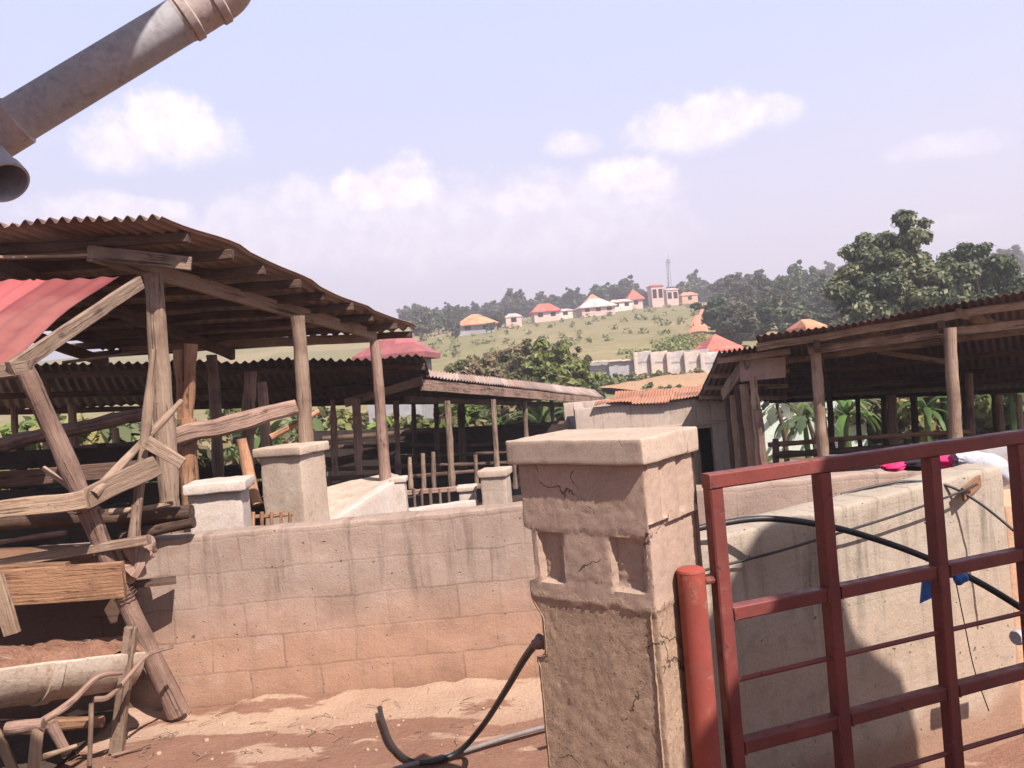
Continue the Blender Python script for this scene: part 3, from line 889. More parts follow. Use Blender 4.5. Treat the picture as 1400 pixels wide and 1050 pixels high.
# ------------------------------------------------------------------ house behind the camera: only its downpipe is seen
def house():
    root = thing('house', 'house whose grey plastic downpipe slants across the top left corner', 'house', (0, -2, 0))
    # unseen walls and eave; the eave is sized to shade the downpipe
    obj('wall', rbox((-2.2, -4.2, -.1), 6.0, 4.0, 3.2, 0, .5, .01, .003), 'cream_wall', root)
    obj('roof', pane((-5.5, 1.5, 3.45), (-.36, 1.5, 3.45), (-.36, -6.8, 5.6), (-5.5, -6.8, 5.6), 120, 6, 40, .02, .005, .0), 'red_sheet', root)
    ax = []
    p0, p1 = W(-6, 182, 1.84), W(258, 22, 1.92)
    d = (p1 - p0).normalized()
    r = .0515
    dp = obj('downpipe', tube([p0, p0.lerp(p1, .5), p1], r, 28), 'grey_pvc', root)
    # upper elbow
    e = spline([p1 - d * .02, p1 + d * .05, p1 + d * .10 + Vector((.012, .0, .012)), p1 + d * .13 + Vector((.02, -.03, .06)), p1 + d * .14 + Vector((.02, -.08, .16))], 6)
    el = obj('elbow', tube(e, r + .001, 28), 'tan_pvc', root)
    for k in (0.0, .075):
        c = p1 + d * (k - .015)
        obj('collar', tube([c, c + d * .004, c + d * .022, c + d * .026], [r + .001, r + .006, r + .006, r + .001], 28), 'tan_pvc', root)
    c = p0 - d * .03
    obj('coupling', tube([c - d * .02, c - d * .016, c + d * .085, c + d * .09], [r, r + .006, r + .006, r], 28), 'tan_pvc', root)
    # lower outlet branch with an open mouth
    q0 = W(-45, 190, 1.83); q1 = W(8, 250, 1.78)
    dq = (q1 - q0).normalized()
    vs, fs, uv = tube([q0, q0.lerp(q1, .6), q1 - dq * .03, q1 - dq * .028, q1], [r * .92, r * .92, r * .92, r, r], 28, 0, 6, True)
    n = len(vs)
    v2 = [q1 + (Vector(v) - q1) * .90 for v in vs[-28:]] + [Vector(v) * 1 - (Vector(v) - q0 - dq * (Vector(v) - q0).dot(dq)) * .12 for v in vs[:28]]
    vs += v2; uv += uv[-28:] + uv[:28]
    for k in range(28):
        k2 = (k + 1) % 28
        fs.append((n - 28 + k, n - 28 + k2, n + k2, n + k)); fs.append((n + k, n + k2, n + 28 + k2, n + 28 + k))
    obj('outlet', (vs, fs, uv), 'grey_pvc', root)
    # unseen block added at the right, its outline shaped to shade gate and wall
    h = Vector((SUN_H.x, SUN_H.y, 0)); pl = Vector((-h.y, h.x, 0))
    prof = [(1.9, -.1), (1.9, 3.8), (1.66, 3.84), (1.87, 3.97), (2.02, 4.14), (2.23, 4.48), (2.45, 4.66), (2.66, 4.83), (2.80, 4.86), (2.94, 4.74), (3.01, 4.54), (3.12, 4.16), (3.35, 3.89), (3.42, 3.6), (3.3, 3.56), (3.3, -.1)]
    n = len(prof)
    vs = [h * k + pl * a + Vector((0, 0, b)) for k in (1.0, 3.6) for a, b in prof]
    fs = [tuple(range(n)), tuple(reversed(range(n, 2 * n)))] + [(i, i + n, (i + 1) % n + n, (i + 1) % n) for i in range(n)]
    obj('shadow_caster', (vs, fs), 'grey_wall', root, smooth=False)
house()

# ------------------------------------------------------------------ left: timber cattle crush against the wall
DC = 4.25
crush = thing('cattle_crush', 'ramshackle pole and plank cattle crush under a red tin lean-to at the left', 'cattle crush', W(100, 1040, 4.2))
def cb(name, a, b, w, h, mat, up=(0, 0, 1), **k): return obj(name, beam(W(*a), W(*b), w, h, up, **k), mat, crush)
def cl(name, a, b, r0, r1, mat, **k): return obj(name, log(W(*a), W(*b), r0, r1, **k), mat, crush)
obj('tin_roof', pane(W(-240, 400, 5.3), W(163, 379, 5.3), W(8, 494, 4.15), W(-420, 520, 4.15), 130, 10, 13, .007, .004, .025, ragged=.05), 'red_sheet', crush)
cb('barge_board', (192, 386, 5.32), (14, 506, 4.1), .03, .085, 'weathered_wood')
cb('eave_beam', (-150, 530, 4.16), (42, 503, 4.14), .06, .075, 'weathered_wood')
cl('leaning_post', (36, 508, 4.12), (243, 974, 4.58), .046, .058, 'log_bark', bend=.012, rough=.25, n=16)
cl('brace_pole', (45, 505, 4.3), (125, 690, 4.35), .016, .018, 'weathered_wood', bend=.01)
cl('upright_pole', (210, 478, 4.55), (182, 752, 4.40), .022, .03, 'weathered_wood', bend=.02, rough=.3)
cb('stake', (179, 858, 4.16), (159, 1028, 4.18), .04, .06, 'weathered_wood', (1, 0, 0), taper=1.1)
cb('rail', (-120, 712, 4.1), (118, 682, 4.12), .045, .092, 'pale_wood', wob=.014, n=16)
cb('rail', (104, 686, 4.14), (214, 636, 4.45), .04, .11, 'weathered_wood', wob=.014, n=12)
cl('bent_rail', (128, 676, 4.18), (248, 548, 4.75), .026, .018, 'weathered_wood', bend=.03, n=16, rough=.5)
cb('cleat', (200, 604, 4.42), (250, 634, 4.44), .03, .075, 'weathered_wood', taper=.8)
cb('lower_rail', (-120, 790, 4.3), (204, 738, 4.32), .06, .05, 'weathered_wood')
cb('wide_plank', (-150, 815, 4.08), (170, 792, 4.1), .035, .185, 'orange_wood')
cb('floor_plank', (-160, 770, 4.45), (120, 760, 4.5), .5, .03, 'orange_wood')
cb('wood_leg', (-8, 785, 4.0), (17, 866, 4.0), .04, .075, 'pale_wood', (1, 0, 0))
cl('back_rail', (-90, 722, 4.62), (262, 700, 4.68), .05, .045, 'dark_wood', bend=.02)
cl('back_rail', (165, 735, 4.66), (264, 712, 4.68), .035, .04, 'dark_wood', bend=.02)
cb('back_board', (-100, 664, 5.0), (190, 640, 5.1), .03, .10, 'dark_wood')
obj('root_stump', tube(spline([W(168, 792, 4.42), W(186, 775, 4.4), W(192, 752, 4.45), W(212, 744, 4.5)], 6), [.03, .06, .07, .03], 14, 1.0, 22), 'log_bark', crush)
cb('shadow_board', (172, 800, 4.5), (241, 793, 4.6), .14, .02, 'dark_wood')  # short board added to cast the small shadow on the wall
cl('side_pole', (187, 690, 4.42), (181, 760, 4.40), .03, .035, 'weathered_wood')
def tie(px, py, d, r):
    c = W(px, py, d); n0 = (W(243, 974, 4.58) - W(36, 508, 4.12)).normalized()
    a = n0.orthogonal().normalized(); b = n0.cross(a)
    pts = [c + a * math.cos(k * .6) * r + b * math.sin(k * .6) * r * 1.1 + n0 * (.0018 * k - .03) for k in range(33)]
    obj('wire_tie', tube(pts, .003, 6), 'dark_wood', crush)
tie(116, 690, 4.27, .062); tie(170, 808, 4.40, .064)
cl('prop_stick', (60, 640, 4.5), (140, 700, 4.3), .014, .012, 'weathered_wood', bend=.03)
cl('prop_stick', (-20, 745, 4.3), (90, 728, 4.25), .016, .014, 'log_bark', bend=.03)
cl('prop_stick', (150, 700, 4.55), (236, 688, 4.6), .018, .014, 'weathered_wood', bend=.04)
cl('prop_stick', (196, 640, 4.5), (184, 720, 4.42), .02, .018, 'pale_wood', bend=.02)
# feed trough: halved concrete pipe
trough = thing('feed_trough', 'half round concrete feed trough filled with brown feed at the lower left', 'trough', W(60, 1000, 3.9))
def half_pipe(p0, p1, r, th, a0=185, a1=355, n=22, m=10):
    p0, p1 = Vector(p0), Vector(p1)
    t = (p1 - p0).normalized()
    s = t.cross(Vector((0, 0, 1))).normalized(); u = s.cross(t)
    vs, fs, uv = [], [], []
    for j in range(m + 1):
        c = p0.lerp(p1, j / m)
        for (rr, rev) in ((r, 0), (r - th, 1)):
            for i in range(n + 1):
                k = i / n
                if rev: k = 1 - k
                a = RAD(a0 + (a1 - a0) * k)
                p = c + s * math.cos(a) * rr + u * math.sin(a) * rr
                p += rv(p, 8, .006)
                vs.append(p); uv.append((k * r * 3, j / m * (p1 - p0).length))
    M = 2 * (n + 1)
    for j in range(m):
        for i in range(M):
            a, b = j * M + i, j * M + (i + 1) % M
            fs.append((a, a + M, b + M, b))
    fs.append(tuple(range(M))); fs.append(tuple(reversed([m * M + i for i in range(M)])))
    return vs, fs, uv
T0, T1, T2 = W(-90, 905, 3.72), W(62, 900, 4.02), W(172, 876, 4.38)
obj('half_pipe', half_pipe(T0, T2, .25, .032, m=18), 'trough_concrete', trough)
dT = (T2 - T0).normalized(); Ts = T0.lerp(T2, .52)
obj('joint_collar', half_pipe(Ts - dT * .025, Ts + dT * .025, .262, .018, m=2), 'trough_concrete', trough)
def heap_strip(p0, p1, w, z0, h, nu=40, nv=14):
    t = (p1 - p0).normalized(); sd_ = t.cross(Vector((0, 0, 1))).normalized()
    vs, fs, uv = [], [], []
    for i in range(nu + 1):
        for k in range(nv + 1):
            b = k / nv * 2 - 1
            p = p0.lerp(p1, i / nu) + sd_ * b * w
            p.z += z0 + h * (1 - b * b) + .05 * noise.noise(p * 5) + .03 * noise.noise(p * 19) + .015 * noise.noise(p * 50)
            vs.append(p); uv.append((i / nu, b))
    for i in range(nu):
        for k in range(nv):
            a = i * (nv + 1) + k
            fs.append((a, a + 1, a + nv + 2, a + nv + 1))
    return vs, fs, uv
ff = heap_strip(T0, T2, .225, -.05, .07)
obj('feed', ff, 'trough_fill', trough, smooth='all')
def fs_(name, pix, r, mat, label, rough=.35, cat='stick'):
    pts = spline([W(*p) for p in pix], 6)
    return obj(name, tube(pts, r, 9, rough, 9), mat, loc=pts[0], label=label, cat=cat)
fs_('stick', [(48, 992, 3.66), (95, 962, 3.75), (134, 926, 3.86), (168, 919, 3.94)], [.017, .012], 'log_bark', 'bent brown stick leaning on the front of the feed trough')
fs_('stick', [(128, 957, 3.9), (150, 952, 3.95), (178, 922, 4.06), (202, 896, 4.16), (236, 884, 4.3)], [.015, .010], 'log_bark', 'crooked brown branch lying across the leaning post', .3)
fs_('stick', [(-30, 892, 3.8), (18, 905, 3.85), (48, 912, 3.9)], [.022, .014], 'log_bark', 'short brown stick stuck in the trough feed at the left edge')
fs_('stake', [(125, 962, 3.82), (124, 1000, 3.82), (122, 1046, 3.82)], [.012, .012], 'weathered_wood', 'thin upright stake standing in front of the stand timbers', .2, 'stake')
stand = thing('trough_stand', 'rough timber stand under the feed trough at the lower left', 'stand', W(60, 1040, 3.8))
def sb(name, a, b, r0, r1, mat, **k): obj(name, log(W(*a), W(*b), r0, r1, **k), mat, stand)
sb('cross_log', (-60, 1004, 3.9), (142, 986, 4.05), .036, .034, 'orange_wood', bend=.01)
sb('cross_log', (10, 996, 3.66), (60, 990, 3.66), .03, .03, 'log_bark', bend=.01)
sb('leg', (52, 994, 3.66), (44, 1072, 3.62), .03, .026, 'pale_wood', bend=.01)
sb('leg', (-6, 1000, 3.66), (28, 1075, 3.6), .022, .022, 'pale_wood', bend=.01)
sb('leg', (70, 990, 3.95), (92, 1030, 3.98), .028, .026, 'log_bark', bend=.01)
sb('brace', (50, 1038, 3.7), (104, 1020, 3.85), .016, .012, 'pale_wood', bend=.02)
for i, (a, b, r) in enumerate([((60, 1046, 3.75), (150, 1025, 3.95), .012), ((95, 1052, 3.7), (112, 1014, 3.9), .014), ((150, 1012, 4.1), (205, 1003, 4.2), .009)]):
    pa, pb = W(*a), W(*b)
    pa.z = ground(pa.x, pa.y) + .03; pb.z = ground(pb.x, pb.y) + .03
    obj('twig', log(pa, pb, r, r * .7, .03, 7), 'log_bark', loc=pa, label=['longest loose twig on the ground below the trough stand', 'short thick twig on the ground below the trough stand', 'thin twig lying beside the pale stake'][i], cat='twig')

# ------------------------------------------------------------------ shed with the high rusty roof (left)
shedA = thing('cattle_shed', 'open cattle shed with high rusty corrugated roof on wooden poles at the left', 'shed', (-3.5, 7, 0))
def A_(u, v, dn=0.0):
    c = [W(-260, 323, 5.5), W(217, 291, 5.5), W(572, 450, 9.0), W(140, 478, 9.0)]
    p = (c[0] * (1 - u) + c[1] * u) * (1 - v) + (c[3] * (1 - u) + c[2] * u) * v
    return p - Vector((0, 0, dn))
obj('roof', pane(A_(0, 0), A_(1, 0), A_(1, 1), A_(0, 1), 28 * 8, 32, 28, .022, .004, .02, rows=4, ragged=.05), 'rusty_sheet', shedA, smooth='all')
for k in range(9):
    v = .085 + k * .113
    obj('purlin', beam(A_(-.02, v, .062), A_(.985 + .012 * (k % 2), v, .062), .055, .075, wob=.012, n=14), 'dark_wood', shedA)
obj('rafter', beam(W(122, 346, 5.72), W(512, 458, 8.7), .06, .115, wob=.012, n=14), 'weathered_wood', shedA)
obj('rafter', beam(A_(.42, .02, .165), A_(.42, .98, .165), .06, .11, wob=.012, n=14), 'dark_wood', shedA)
obj('rafter', beam(A_(.02, .02, .165), A_(.02, .98, .165), .06, .11, wob=.012, n=14), 'dark_wood', shedA)
obj('tie_pole', log(W(-60, 352, 5.6), W(122, 349, 5.72), .014, .014, .01), 'pale_wood', shedA)
obj('tie_board', beam(W(120, 345, 5.72), W(262, 361, 5.9), .04, .10, wob=.006), 'weathered_wood', shedA)
obj('tie_pole', log(W(85, 496, 7.2), W(205, 479, 7.5), .016, .014, .005), 'pale_wood', shedA)
obj('eave_board', beam(W(168, 478, 8.9), W(505, 462, 8.9), .03, .10, wob=.01, n=14), 'weathered_wood', shedA)
obj('post', log(W(210, 374, 6.0), W(238, 780, 6.0), .070, .082, .012, rough=.22), 'weathered_wood', shedA)
obj('post', log(W(407, 432, 6.95), W(419, 612, 6.95), .058, .066, .012, rough=.22), 'weathered_wood', shedA)
obj('post', log(W(512, 465, 8.5), W(528, 668, 8.5), .052, .060, .012, rough=.22), 'log_bark', shedA)
obj('post', log(W(-70, 405, 6.0), W(-40, 800, 6.0), .070, .08, .012), 'weathered_wood', shedA)
obj('forked_post', join(log(W(262, 470, 6.7), W(257, 575, 6.7), .05, .055, .01), log(W(244, 478, 6.72), W(252, 575, 6.72), .045, .05, .01), log(W(257, 572, 6.7), W(262, 720, 6.7), .082, .075, .01, rough=.3)), 'red_log', shedA)
for a, b, r in (((290, 485, 9.0), (300, 665, 9.0), .06), ((342, 508, 8.2), (338, 640, 8.2), .065), ((358, 522, 8.6), (368, 650, 8.6), .055)):
    obj('post', log(W(*a), W(*b), r, r * 1.1, .015, rough=.3), 'log_bark', shedA)
obj('stub_post', tube(spline([W(330, 600, 7.4), W(338, 640, 7.4), W(352, 690, 7.3)], 5), .05, 9, .4), 'red_log', shedA)
obj('log_rail', log(W(-100, 632, 7.0), W(196, 566, 7.2), .065, .06, .02, rough=.4), 'log_bark', shedA)
obj('log_rail', beam(W(236, 600, 6.55), W(404, 558, 6.85), .08, .145, wob=.03, n=14, bev=.3), 'log_bark', shedA)
obj('log_rail', log(W(370, 598, 7.1), W(436, 562, 7.3), .035, .025, .05), 'red_log', shedA)
obj('pole_rail', log(W(80, 618, 8.4), W(200, 607, 8.4), .04, .035, .02), 'dark_wood', shedA)
# pen partitions, near-black to paint in the dark of the shed
def partition(name, a, b, mat, label, z0=.05, boards=4, h=.17, gap=.03):
    r = thing(name, label, 'pen partition', ((W(*a).x + W(*b).x) / 2, a[2], 0))
    A, B = W(*a), W(*b)
    for k in range(boards):
        dz = Vector((0, 0, -k * (h + gap)))
        obj('board', beam(A + dz, B + dz, .03, h, wob=.012, n=10), mat, r)
    n = 4
    for i in range(n + 1):
        p = A.lerp(B, i / n)
        obj('stake', log(p + Vector((0, .04, .12)), p + Vector((0, .04, -boards * (h + gap))), .04, .045, .02), mat, r)
    return r
partition('pen_partition', (-200, 640, 7.6), (250, 618, 7.6), 'shade_wood', 'dark boarded pen partition in the shade behind the cattle crush', boards=6, gap=.012)
partition('pen_partition', (240, 650, 9.2), (440, 640, 9.4), 'shade_wood', 'short dark boarded partition behind the white block pier', boards=4)

# low concrete piers and ramp inside the shed front
pr = thing('block_pier', 'low white plastered pier with a slab top behind the end of the cattle crush', 'pier', W(295, 760, 5.3))
c = W(292, 700, 5.45)
obj('shaft', rbox((c.x, c.y + .13, .5), .35, .3, W(290, 672, 5.45).z - .5, RAD(8), .05, .015, .006), 'white_plaster', pr)
c2 = W(290, 667, 5.42)
obj('top_slab', rbox((c2.x, c2.y + .14, c2.z - .035), .41, .36, .07, RAD(8), .04, .012, .008), 'white_plaster', pr)
pr = thing('block_pier', 'tall beige block pier with a capstone carrying a shed pole', 'pier', W(398, 760, 6.6))
c = W(398, 665, 6.62)
obj('shaft', rbox((c.x, c.y + .12, .3), .40, .36, W(398, 618, 6.62).z - .3, RAD(-20), .05, .015, .008), 'plaster', pr)
obj('capstone', rbox((c.x, c.y + .12, W(398, 622, 6.62).z), .47, .43, .075, RAD(-20), .05, .015, .006), 'plaster', pr)
r0, r1 = W(440, 722, 7.0), W(548, 652, 8.1)
rp = thing('loading_ramp', 'plastered loading ramp with a sloping white parapet beside the capped pier', 'ramp', (r0.x, r0.y, 0))
obj('parapet', wallrun((r0.x, r0.y), (r1.x, r1.y), .12, -.3, r0.z, r1.z, .06, .005, .012), 'white_plaster', rp)
q0_, q1_ = W(440, 668, 8.0), W(540, 650, 8.6)
obj('ramp_deck', pane(r0 + Vector((-.02, .15, -.02)), r1 + Vector((-.02, .15, -.03)), W(535, 648, 9.2), W(420, 675, 8.4), 12, 10, 0, 0, .06, .02), 'trough_concrete', rp)
c = W(547, 690, 8.0)
pr = thing('white_block', 'small bright white painted block at the top end of the loading ramp', 'pier', (c.x, c.y, 0))
obj('shaft', rbox((c.x, c.y + .08, .1), .12, .16, W(547, 660, 8).z - .1, 0, .04, .01, .004), 'white_plaster', pr)
obj('cap', rbox((c.x, c.y + .08, W(547, 660, 8).z), .16, .19, .05, 0, .04, .01, .003), 'white_plaster', pr)
t0, t1 = W(556, 697, 8.2), W(655, 683, 9.2)
obj('feed_kerb', wallrun((t0.x, t0.y), (t1.x, t1.y), .14, -.2, t0.z, t1.z, .07, .006), 'white_plaster', loc=(t0.x, t0.y, 0), label='low white plastered feed kerb between the white block and the grey pier', cat='kerb')
c = W(680, 690, 9.0)
pr = thing('block_pier', 'grey block pier with a slab cap and a hole beside the gate pillar', 'pier', (c.x, c.y, 0))
obj('shaft', rbox((c.x, c.y + .14, -.3), .29, .28, W(680, 652, 9).z + .3, RAD(-12), .05, .012, .008), 'grey_block', pr)
obj('capstone', rbox((c.x, c.y + .14, W(680, 652, 9).z), .34, .33, .08, RAD(-12), .05, .012, .006), 'plaster', pr)
c = W(640, 695, 9.4)
pr = thing('block_pier', 'small whitish pier at the right end of the feed kerb', 'pier', (c.x, c.y, 0))
obj('shaft', rbox((c.x, c.y + .1, -.3), .19, .2, W(640, 672, 9.4).z + .3, 0, .05, .012, .006), 'white_plaster', pr)
obj('top_slab', rbox((c.x, c.y + .1, W(640, 672, 9.4).z), .24, .25, .06, 0, .05, .012, .004), 'white_plaster', pr)
# small red gate bits beside the piers
sg = thing('pen_rail', 'low rusty red rail fence between the white pier and the capped pier', 'rail', W(345, 712, 6.2))
for px in (334, 346, 358, 371, 384, 396):
    obj('stake', log(W(px, 700, 6.2), W(px + 1, 745, 6.2), .014, .014, .02, 7, 6), 'red_log', sg)
obj('rail', log(W(328, 708, 6.2), W(400, 703, 6.25), .016, .016, .02, 7), 'red_log', sg)

# ------------------------------------------------------------------ long low sheds behind
shedB = thing('long_shed', 'long low shed with a dark sagging tin roof behind the high rusty shed', 'shed', (-2.5, 12, -.5))
obj('roof', pane(W(-160, 503, 9.9), W(578, 486, 10.6), W(600, 546, 16), W(-160, 566, 13), 60 * 6, 8, 60, .018, .004, .03, ragged=.08), 'dark_sheet', shedB, smooth='all')
for v in (.1, .5, .92):
    a = W(-160, 503, 9.9).lerp(W(-160, 566, 13), v); b = W(578, 486, 10.6).lerp(W(600, 546, 16), v)
    obj('purlin', beam(a - Vector((0, 0, .07)), b - Vector((0, 0, .07)), .06, .09, wob=.015, n=16), 'dark_wood', shedB)
obj('eave_board', beam(W(250, 548, 13.9), W(600, 548, 15.9), .04, .14, wob=.01, n=12), 'dark_wood', shedB)
for (px, y0, y1, d, r) in ((455, 546, 660, 13, .05), (487, 545, 665, 12.5, .06), (98, 552, 660, 12, .06), (158, 585, 660, 12, .05), (62, 505, 650, 11, .06), (541, 548, 660, 14.5, .05), (20, 556, 660, 12.8, .05), (246, 552, 660, 13, .05)):
    obj('post', log(W(px, y0, d), W(px + 4, y1, d), r, r * 1.1, .01, 8), 'log_bark', shedB)
shedC = thing('feed_shed', 'narrow shed with a sunlit corrugated eave running back towards the block house', 'shed', (0, 16, -1))
e0, e1 = W(576, 513, 12), W(826, 544, 23)
k0, k1 = W(577, 504, 12.4), W(812, 533, 24)
obj('roof', pane(k0, k1, e1, e0, 130 * 3, 3, 95, .018, .004, .01), 'pale_sheet', shedC, smooth='all')
u0, u1 = W(400, 540, 13.5), W(700, 552, 25)
obj('roof', pane(k0 - Vector((0, 0, .03)), k1 - Vector((0, 0, .03)), u1, u0, 130 * 3, 6, 95, .018, .004, .01), 'dark_sheet', shedC, smooth='all')
obj('fascia', beam(e0 - Vector((.02, -.03, .14)), e1 - Vector((.02, -.03, .10)), .03, .17, wob=.012, n=16), 'log_bark', shedC)
obj('eave_beam', beam(e0 - Vector((.25, -.1, .34)), e1 - Vector((.25, -.1, .22)), .08, .10, wob=.015, n=16), 'dark_wood', shedC)
obj('tie_board', beam(W(578, 520, 12.05), W(578, 534, 12.05) + Vector((-1.3, .6, -.1)), .03, .13, wob=.01), 'weathered_wood', shedC)
for (px, y0, y1, d, r) in ((611, 548, 672, 12.2, .05), (674, 546, 650, 14.5, .05), (717, 548, 612, 17, .05), (754, 547, 605, 20, .05)):
    obj('post', log(W(px, y0, d), W(px + 6 * (y1 - y0) / 100, y1, d), r, r * 1.1, .01, 8), 'weathered_wood', shedC)
for (px, y0, y1, d, r) in ((565, 550, 640, 17, .05), (596, 552, 640, 16, .05), (630, 549, 640, 17, .075), (520, 548, 640, 16, .05), (782, 546, 600, 22, .05)):
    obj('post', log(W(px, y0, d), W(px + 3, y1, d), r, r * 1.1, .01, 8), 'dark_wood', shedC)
# pens inside: rails and short stakes
pens = thing('cattle_pen', 'dark rail pens under the feed shed roof behind the low piers', 'pen', (-.8, 13, -.5))
for (x0, y0, x1, y1, d0, d1, r) in ((440, 600, 790, 578, 18, 20, .09), (430, 612, 740, 606, 16, 18, .05), (430, 628, 700, 618, 14.5, 16, .045), (440, 642, 700, 632, 13.5, 15, .05), (560, 652, 700, 640, 11.8, 13, .04), (440, 655, 520, 650, 12, 12.3, .05)):
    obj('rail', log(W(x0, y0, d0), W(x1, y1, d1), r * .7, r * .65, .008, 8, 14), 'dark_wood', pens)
for k in range(5):
    obj('board', beam(W(425, 598 + k * 19, 18.5), W(800, 588 + k * 16, 19.5), .05, .30, wob=.02, n=12), 'shade_wood', pens)  # near-black boards added for the dark of the shed interior
for px, y0, y1, d in ((578, 620, 672, 11.6), (592, 618, 672, 11.6), (650, 622, 668, 12), (703, 630, 668, 12), (560, 625, 668, 11.8)):
    obj('stake', log(W(px, y0, d), W(px + 2, y1, d), .032, .035, .01, 8), 'log_bark' if px % 2 else 'weathered_wood', pens)
obj('rail', beam(W(545, 675, 11.2), W(690, 662, 11.6), .06, .07, wob=.01), 'log_bark', pens)
for px in (566, 576, 588, 601, 613):
    obj('stake', log(W(px, 668, 11.2), W(px + 2, 700, 11.2), .02, .02, .01, 7, 5), 'log_bark', pens)

# ------------------------------------------------------------------ block house in the middle
def blockhouse():
    L0, R0 = W(785, 556, 15.0), W(1034, 545, 15.0)
    x0, x1 = L0.x, R0.x
    root = thing('block_house', 'unfinished grey block house with a dark doorway beside the right shed', 'house', ((x0 + x1) / 2, 15, -1))
    zt = W(900, 550, 15).z; zt2 = W(1000, 541, 15).z
    zt = (zt + zt2) / 2
    dx0, dx1 = W(957, 620, 15).x, W(977, 620, 15).x
    dz = W(965, 585, 15).z
    obj('wall', wallrun((x0, 15), (dx0, 15), .2, -1.6, zt, zt, .2, .006, .012), 'grey_block', root)
    obj('wall', wallrun((dx1, 15), (x1, 15), .2, -1.6, zt, zt, .2, .006, .012), 'grey_block', root)
    obj('lintel', wallrun((dx0, 15.003), (dx1, 15.003), .19, dz, zt - .003, zt - .003, .1, .003, .006), 'grey_block', root)
    obj('wall', wallrun((x0 + .2, 18.0), (x0, 15.2), .2, -1.6, zt - .01, zt - .01, .2, .006, .012), 'grey_block', root)
    obj('wall', wallrun((x0, 18.2), (x1, 18.2), .2, -1.6, zt - .01, zt - .01, .2, .006, .012), 'grey_block', root)
    obj('string_course', beam((x0 - .02, 14.99, dz + .06), (x1, 14.99, dz + .10), .06, .045, wob=.01, n=20), 'grey_block', root)
    obj('roof_slab', rbox(((x0 + x1) / 2, 16.6, zt - .42), x1 - x0 - .1, 3.0, .12, 0, .4, .01, .003), 'grey_wall', root)
    fl, fr, br_, bl_ = W(812, 554, 14.86), W(1010, 541, 14.86), W(1010, 519, 19.0), W(842, 541, 18.6)
    obj('roof', pane(fl, fr, br_, bl_, 44 * 6, 14, 44, .010, .005, .07), 'rust_orange', root, smooth='all')
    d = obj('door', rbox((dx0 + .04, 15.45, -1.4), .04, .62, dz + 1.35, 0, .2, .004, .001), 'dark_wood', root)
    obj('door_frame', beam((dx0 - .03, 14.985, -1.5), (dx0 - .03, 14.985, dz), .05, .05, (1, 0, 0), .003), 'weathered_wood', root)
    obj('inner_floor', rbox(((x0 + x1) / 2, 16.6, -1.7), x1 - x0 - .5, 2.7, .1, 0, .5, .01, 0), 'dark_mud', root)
    obj('shade_screen', rbox(((x0 + x1) / 2, 16.2, -1.6), x1 - x0 - .45, .08, zt + 1.2, 0, .5, .01, 0), 'shade_wood', root)  # near-black screen added so the doorway reads as dark inside
blockhouse()

# ------------------------------------------------------------------ shed on the right
shedD = thing('right_shed', 'wide open shed with a low red brown tin roof on thin poles at the right', 'shed', (6, 11, -.8))
cD = [W(1034, 461, 9.2), W(1640, 356, 7.9), W(1640, 524, 17), W(1052, 548, 18)]
def D_(u, v, dn=0.0):
    p = (cD[0] * (1 - u) + cD[1] * u) * (1 - v) + (cD[3] * (1 - u) + cD[2] * u) * v
    return p - Vector((0, 0, dn))
obj('roof', pane(D_(0, 0), D_(1, 0), D_(1, 1), D_(0, 1), 54 * 7, 24, 54, .013, .004, .02, rows=4, ragged=.06), 'dark_sheet', shedD, smooth='all')
for v in (.03, .2, .38, .56, .74, .92):
    obj('purlin', beam(D_(0, v, .075), D_(1, v, .075), .06, .085, wob=.02, n=18), 'weathered_wood' if v < .3 else 'dark_wood', shedD)
obj('rafter', beam(W(1105, 478, 9.5), W(1640, 412, 8.4), .07, .10, wob=.015, n=14), 'weathered_wood', shedD)
obj('rafter', beam(W(1168, 450, 9.2), W(1250, 470, 11), .06, .10, wob=.01), 'weathered_wood', shedD)
obj('rafter', beam(W(1310, 428, 8.8), W(1380, 448, 10.4), .06, .10, wob=.01), 'weathered_wood', shedD)
for u in (.15, .45, .75):
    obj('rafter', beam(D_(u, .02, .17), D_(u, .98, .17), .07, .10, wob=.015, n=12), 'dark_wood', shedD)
obj('tie_board', beam(W(1200, 480, 11), W(1296, 495, 10.2), .03, .07, wob=.01), 'pale_wood', shedD)
obj('post', log(W(1114, 474, 9.5), W(1128, 650, 9.5), .062, .068, .01, rough=.2), 'weathered_wood', shedD)
obj('post', log(W(1299, 448, 8.7), W(1308, 640, 8.7), .062, .068, .01, rough=.2), 'weathered_wood', shedD)
for (px, y0, y1, d, r, m) in ((1134, 535, 615, 16, .06, 'dark_wood'), (1172, 540, 612, 17, .05, 'dark_wood'), (1208, 540, 610, 16, .06, 'dark_wood'), (1219, 540, 615, 15, .085, 'weathered_wood'), (1249, 540, 610, 16, .07, 'dark_wood'),
                              (1325, 510, 610, 13, .06, 'log_bark'), (1360, 538, 600, 14, .06, 'dark_wood'), (1366, 540, 600, 13.5, .05, 'pale_wood'), (1318, 520, 605, 14, .05, 'dark_wood'), (1392, 540, 600, 13, .05, 'pale_wood')):
    obj('post', log(W(px, y0, d), W(px + 4, y1, d), r, r * 1.05, .01, 8), m, shedD)
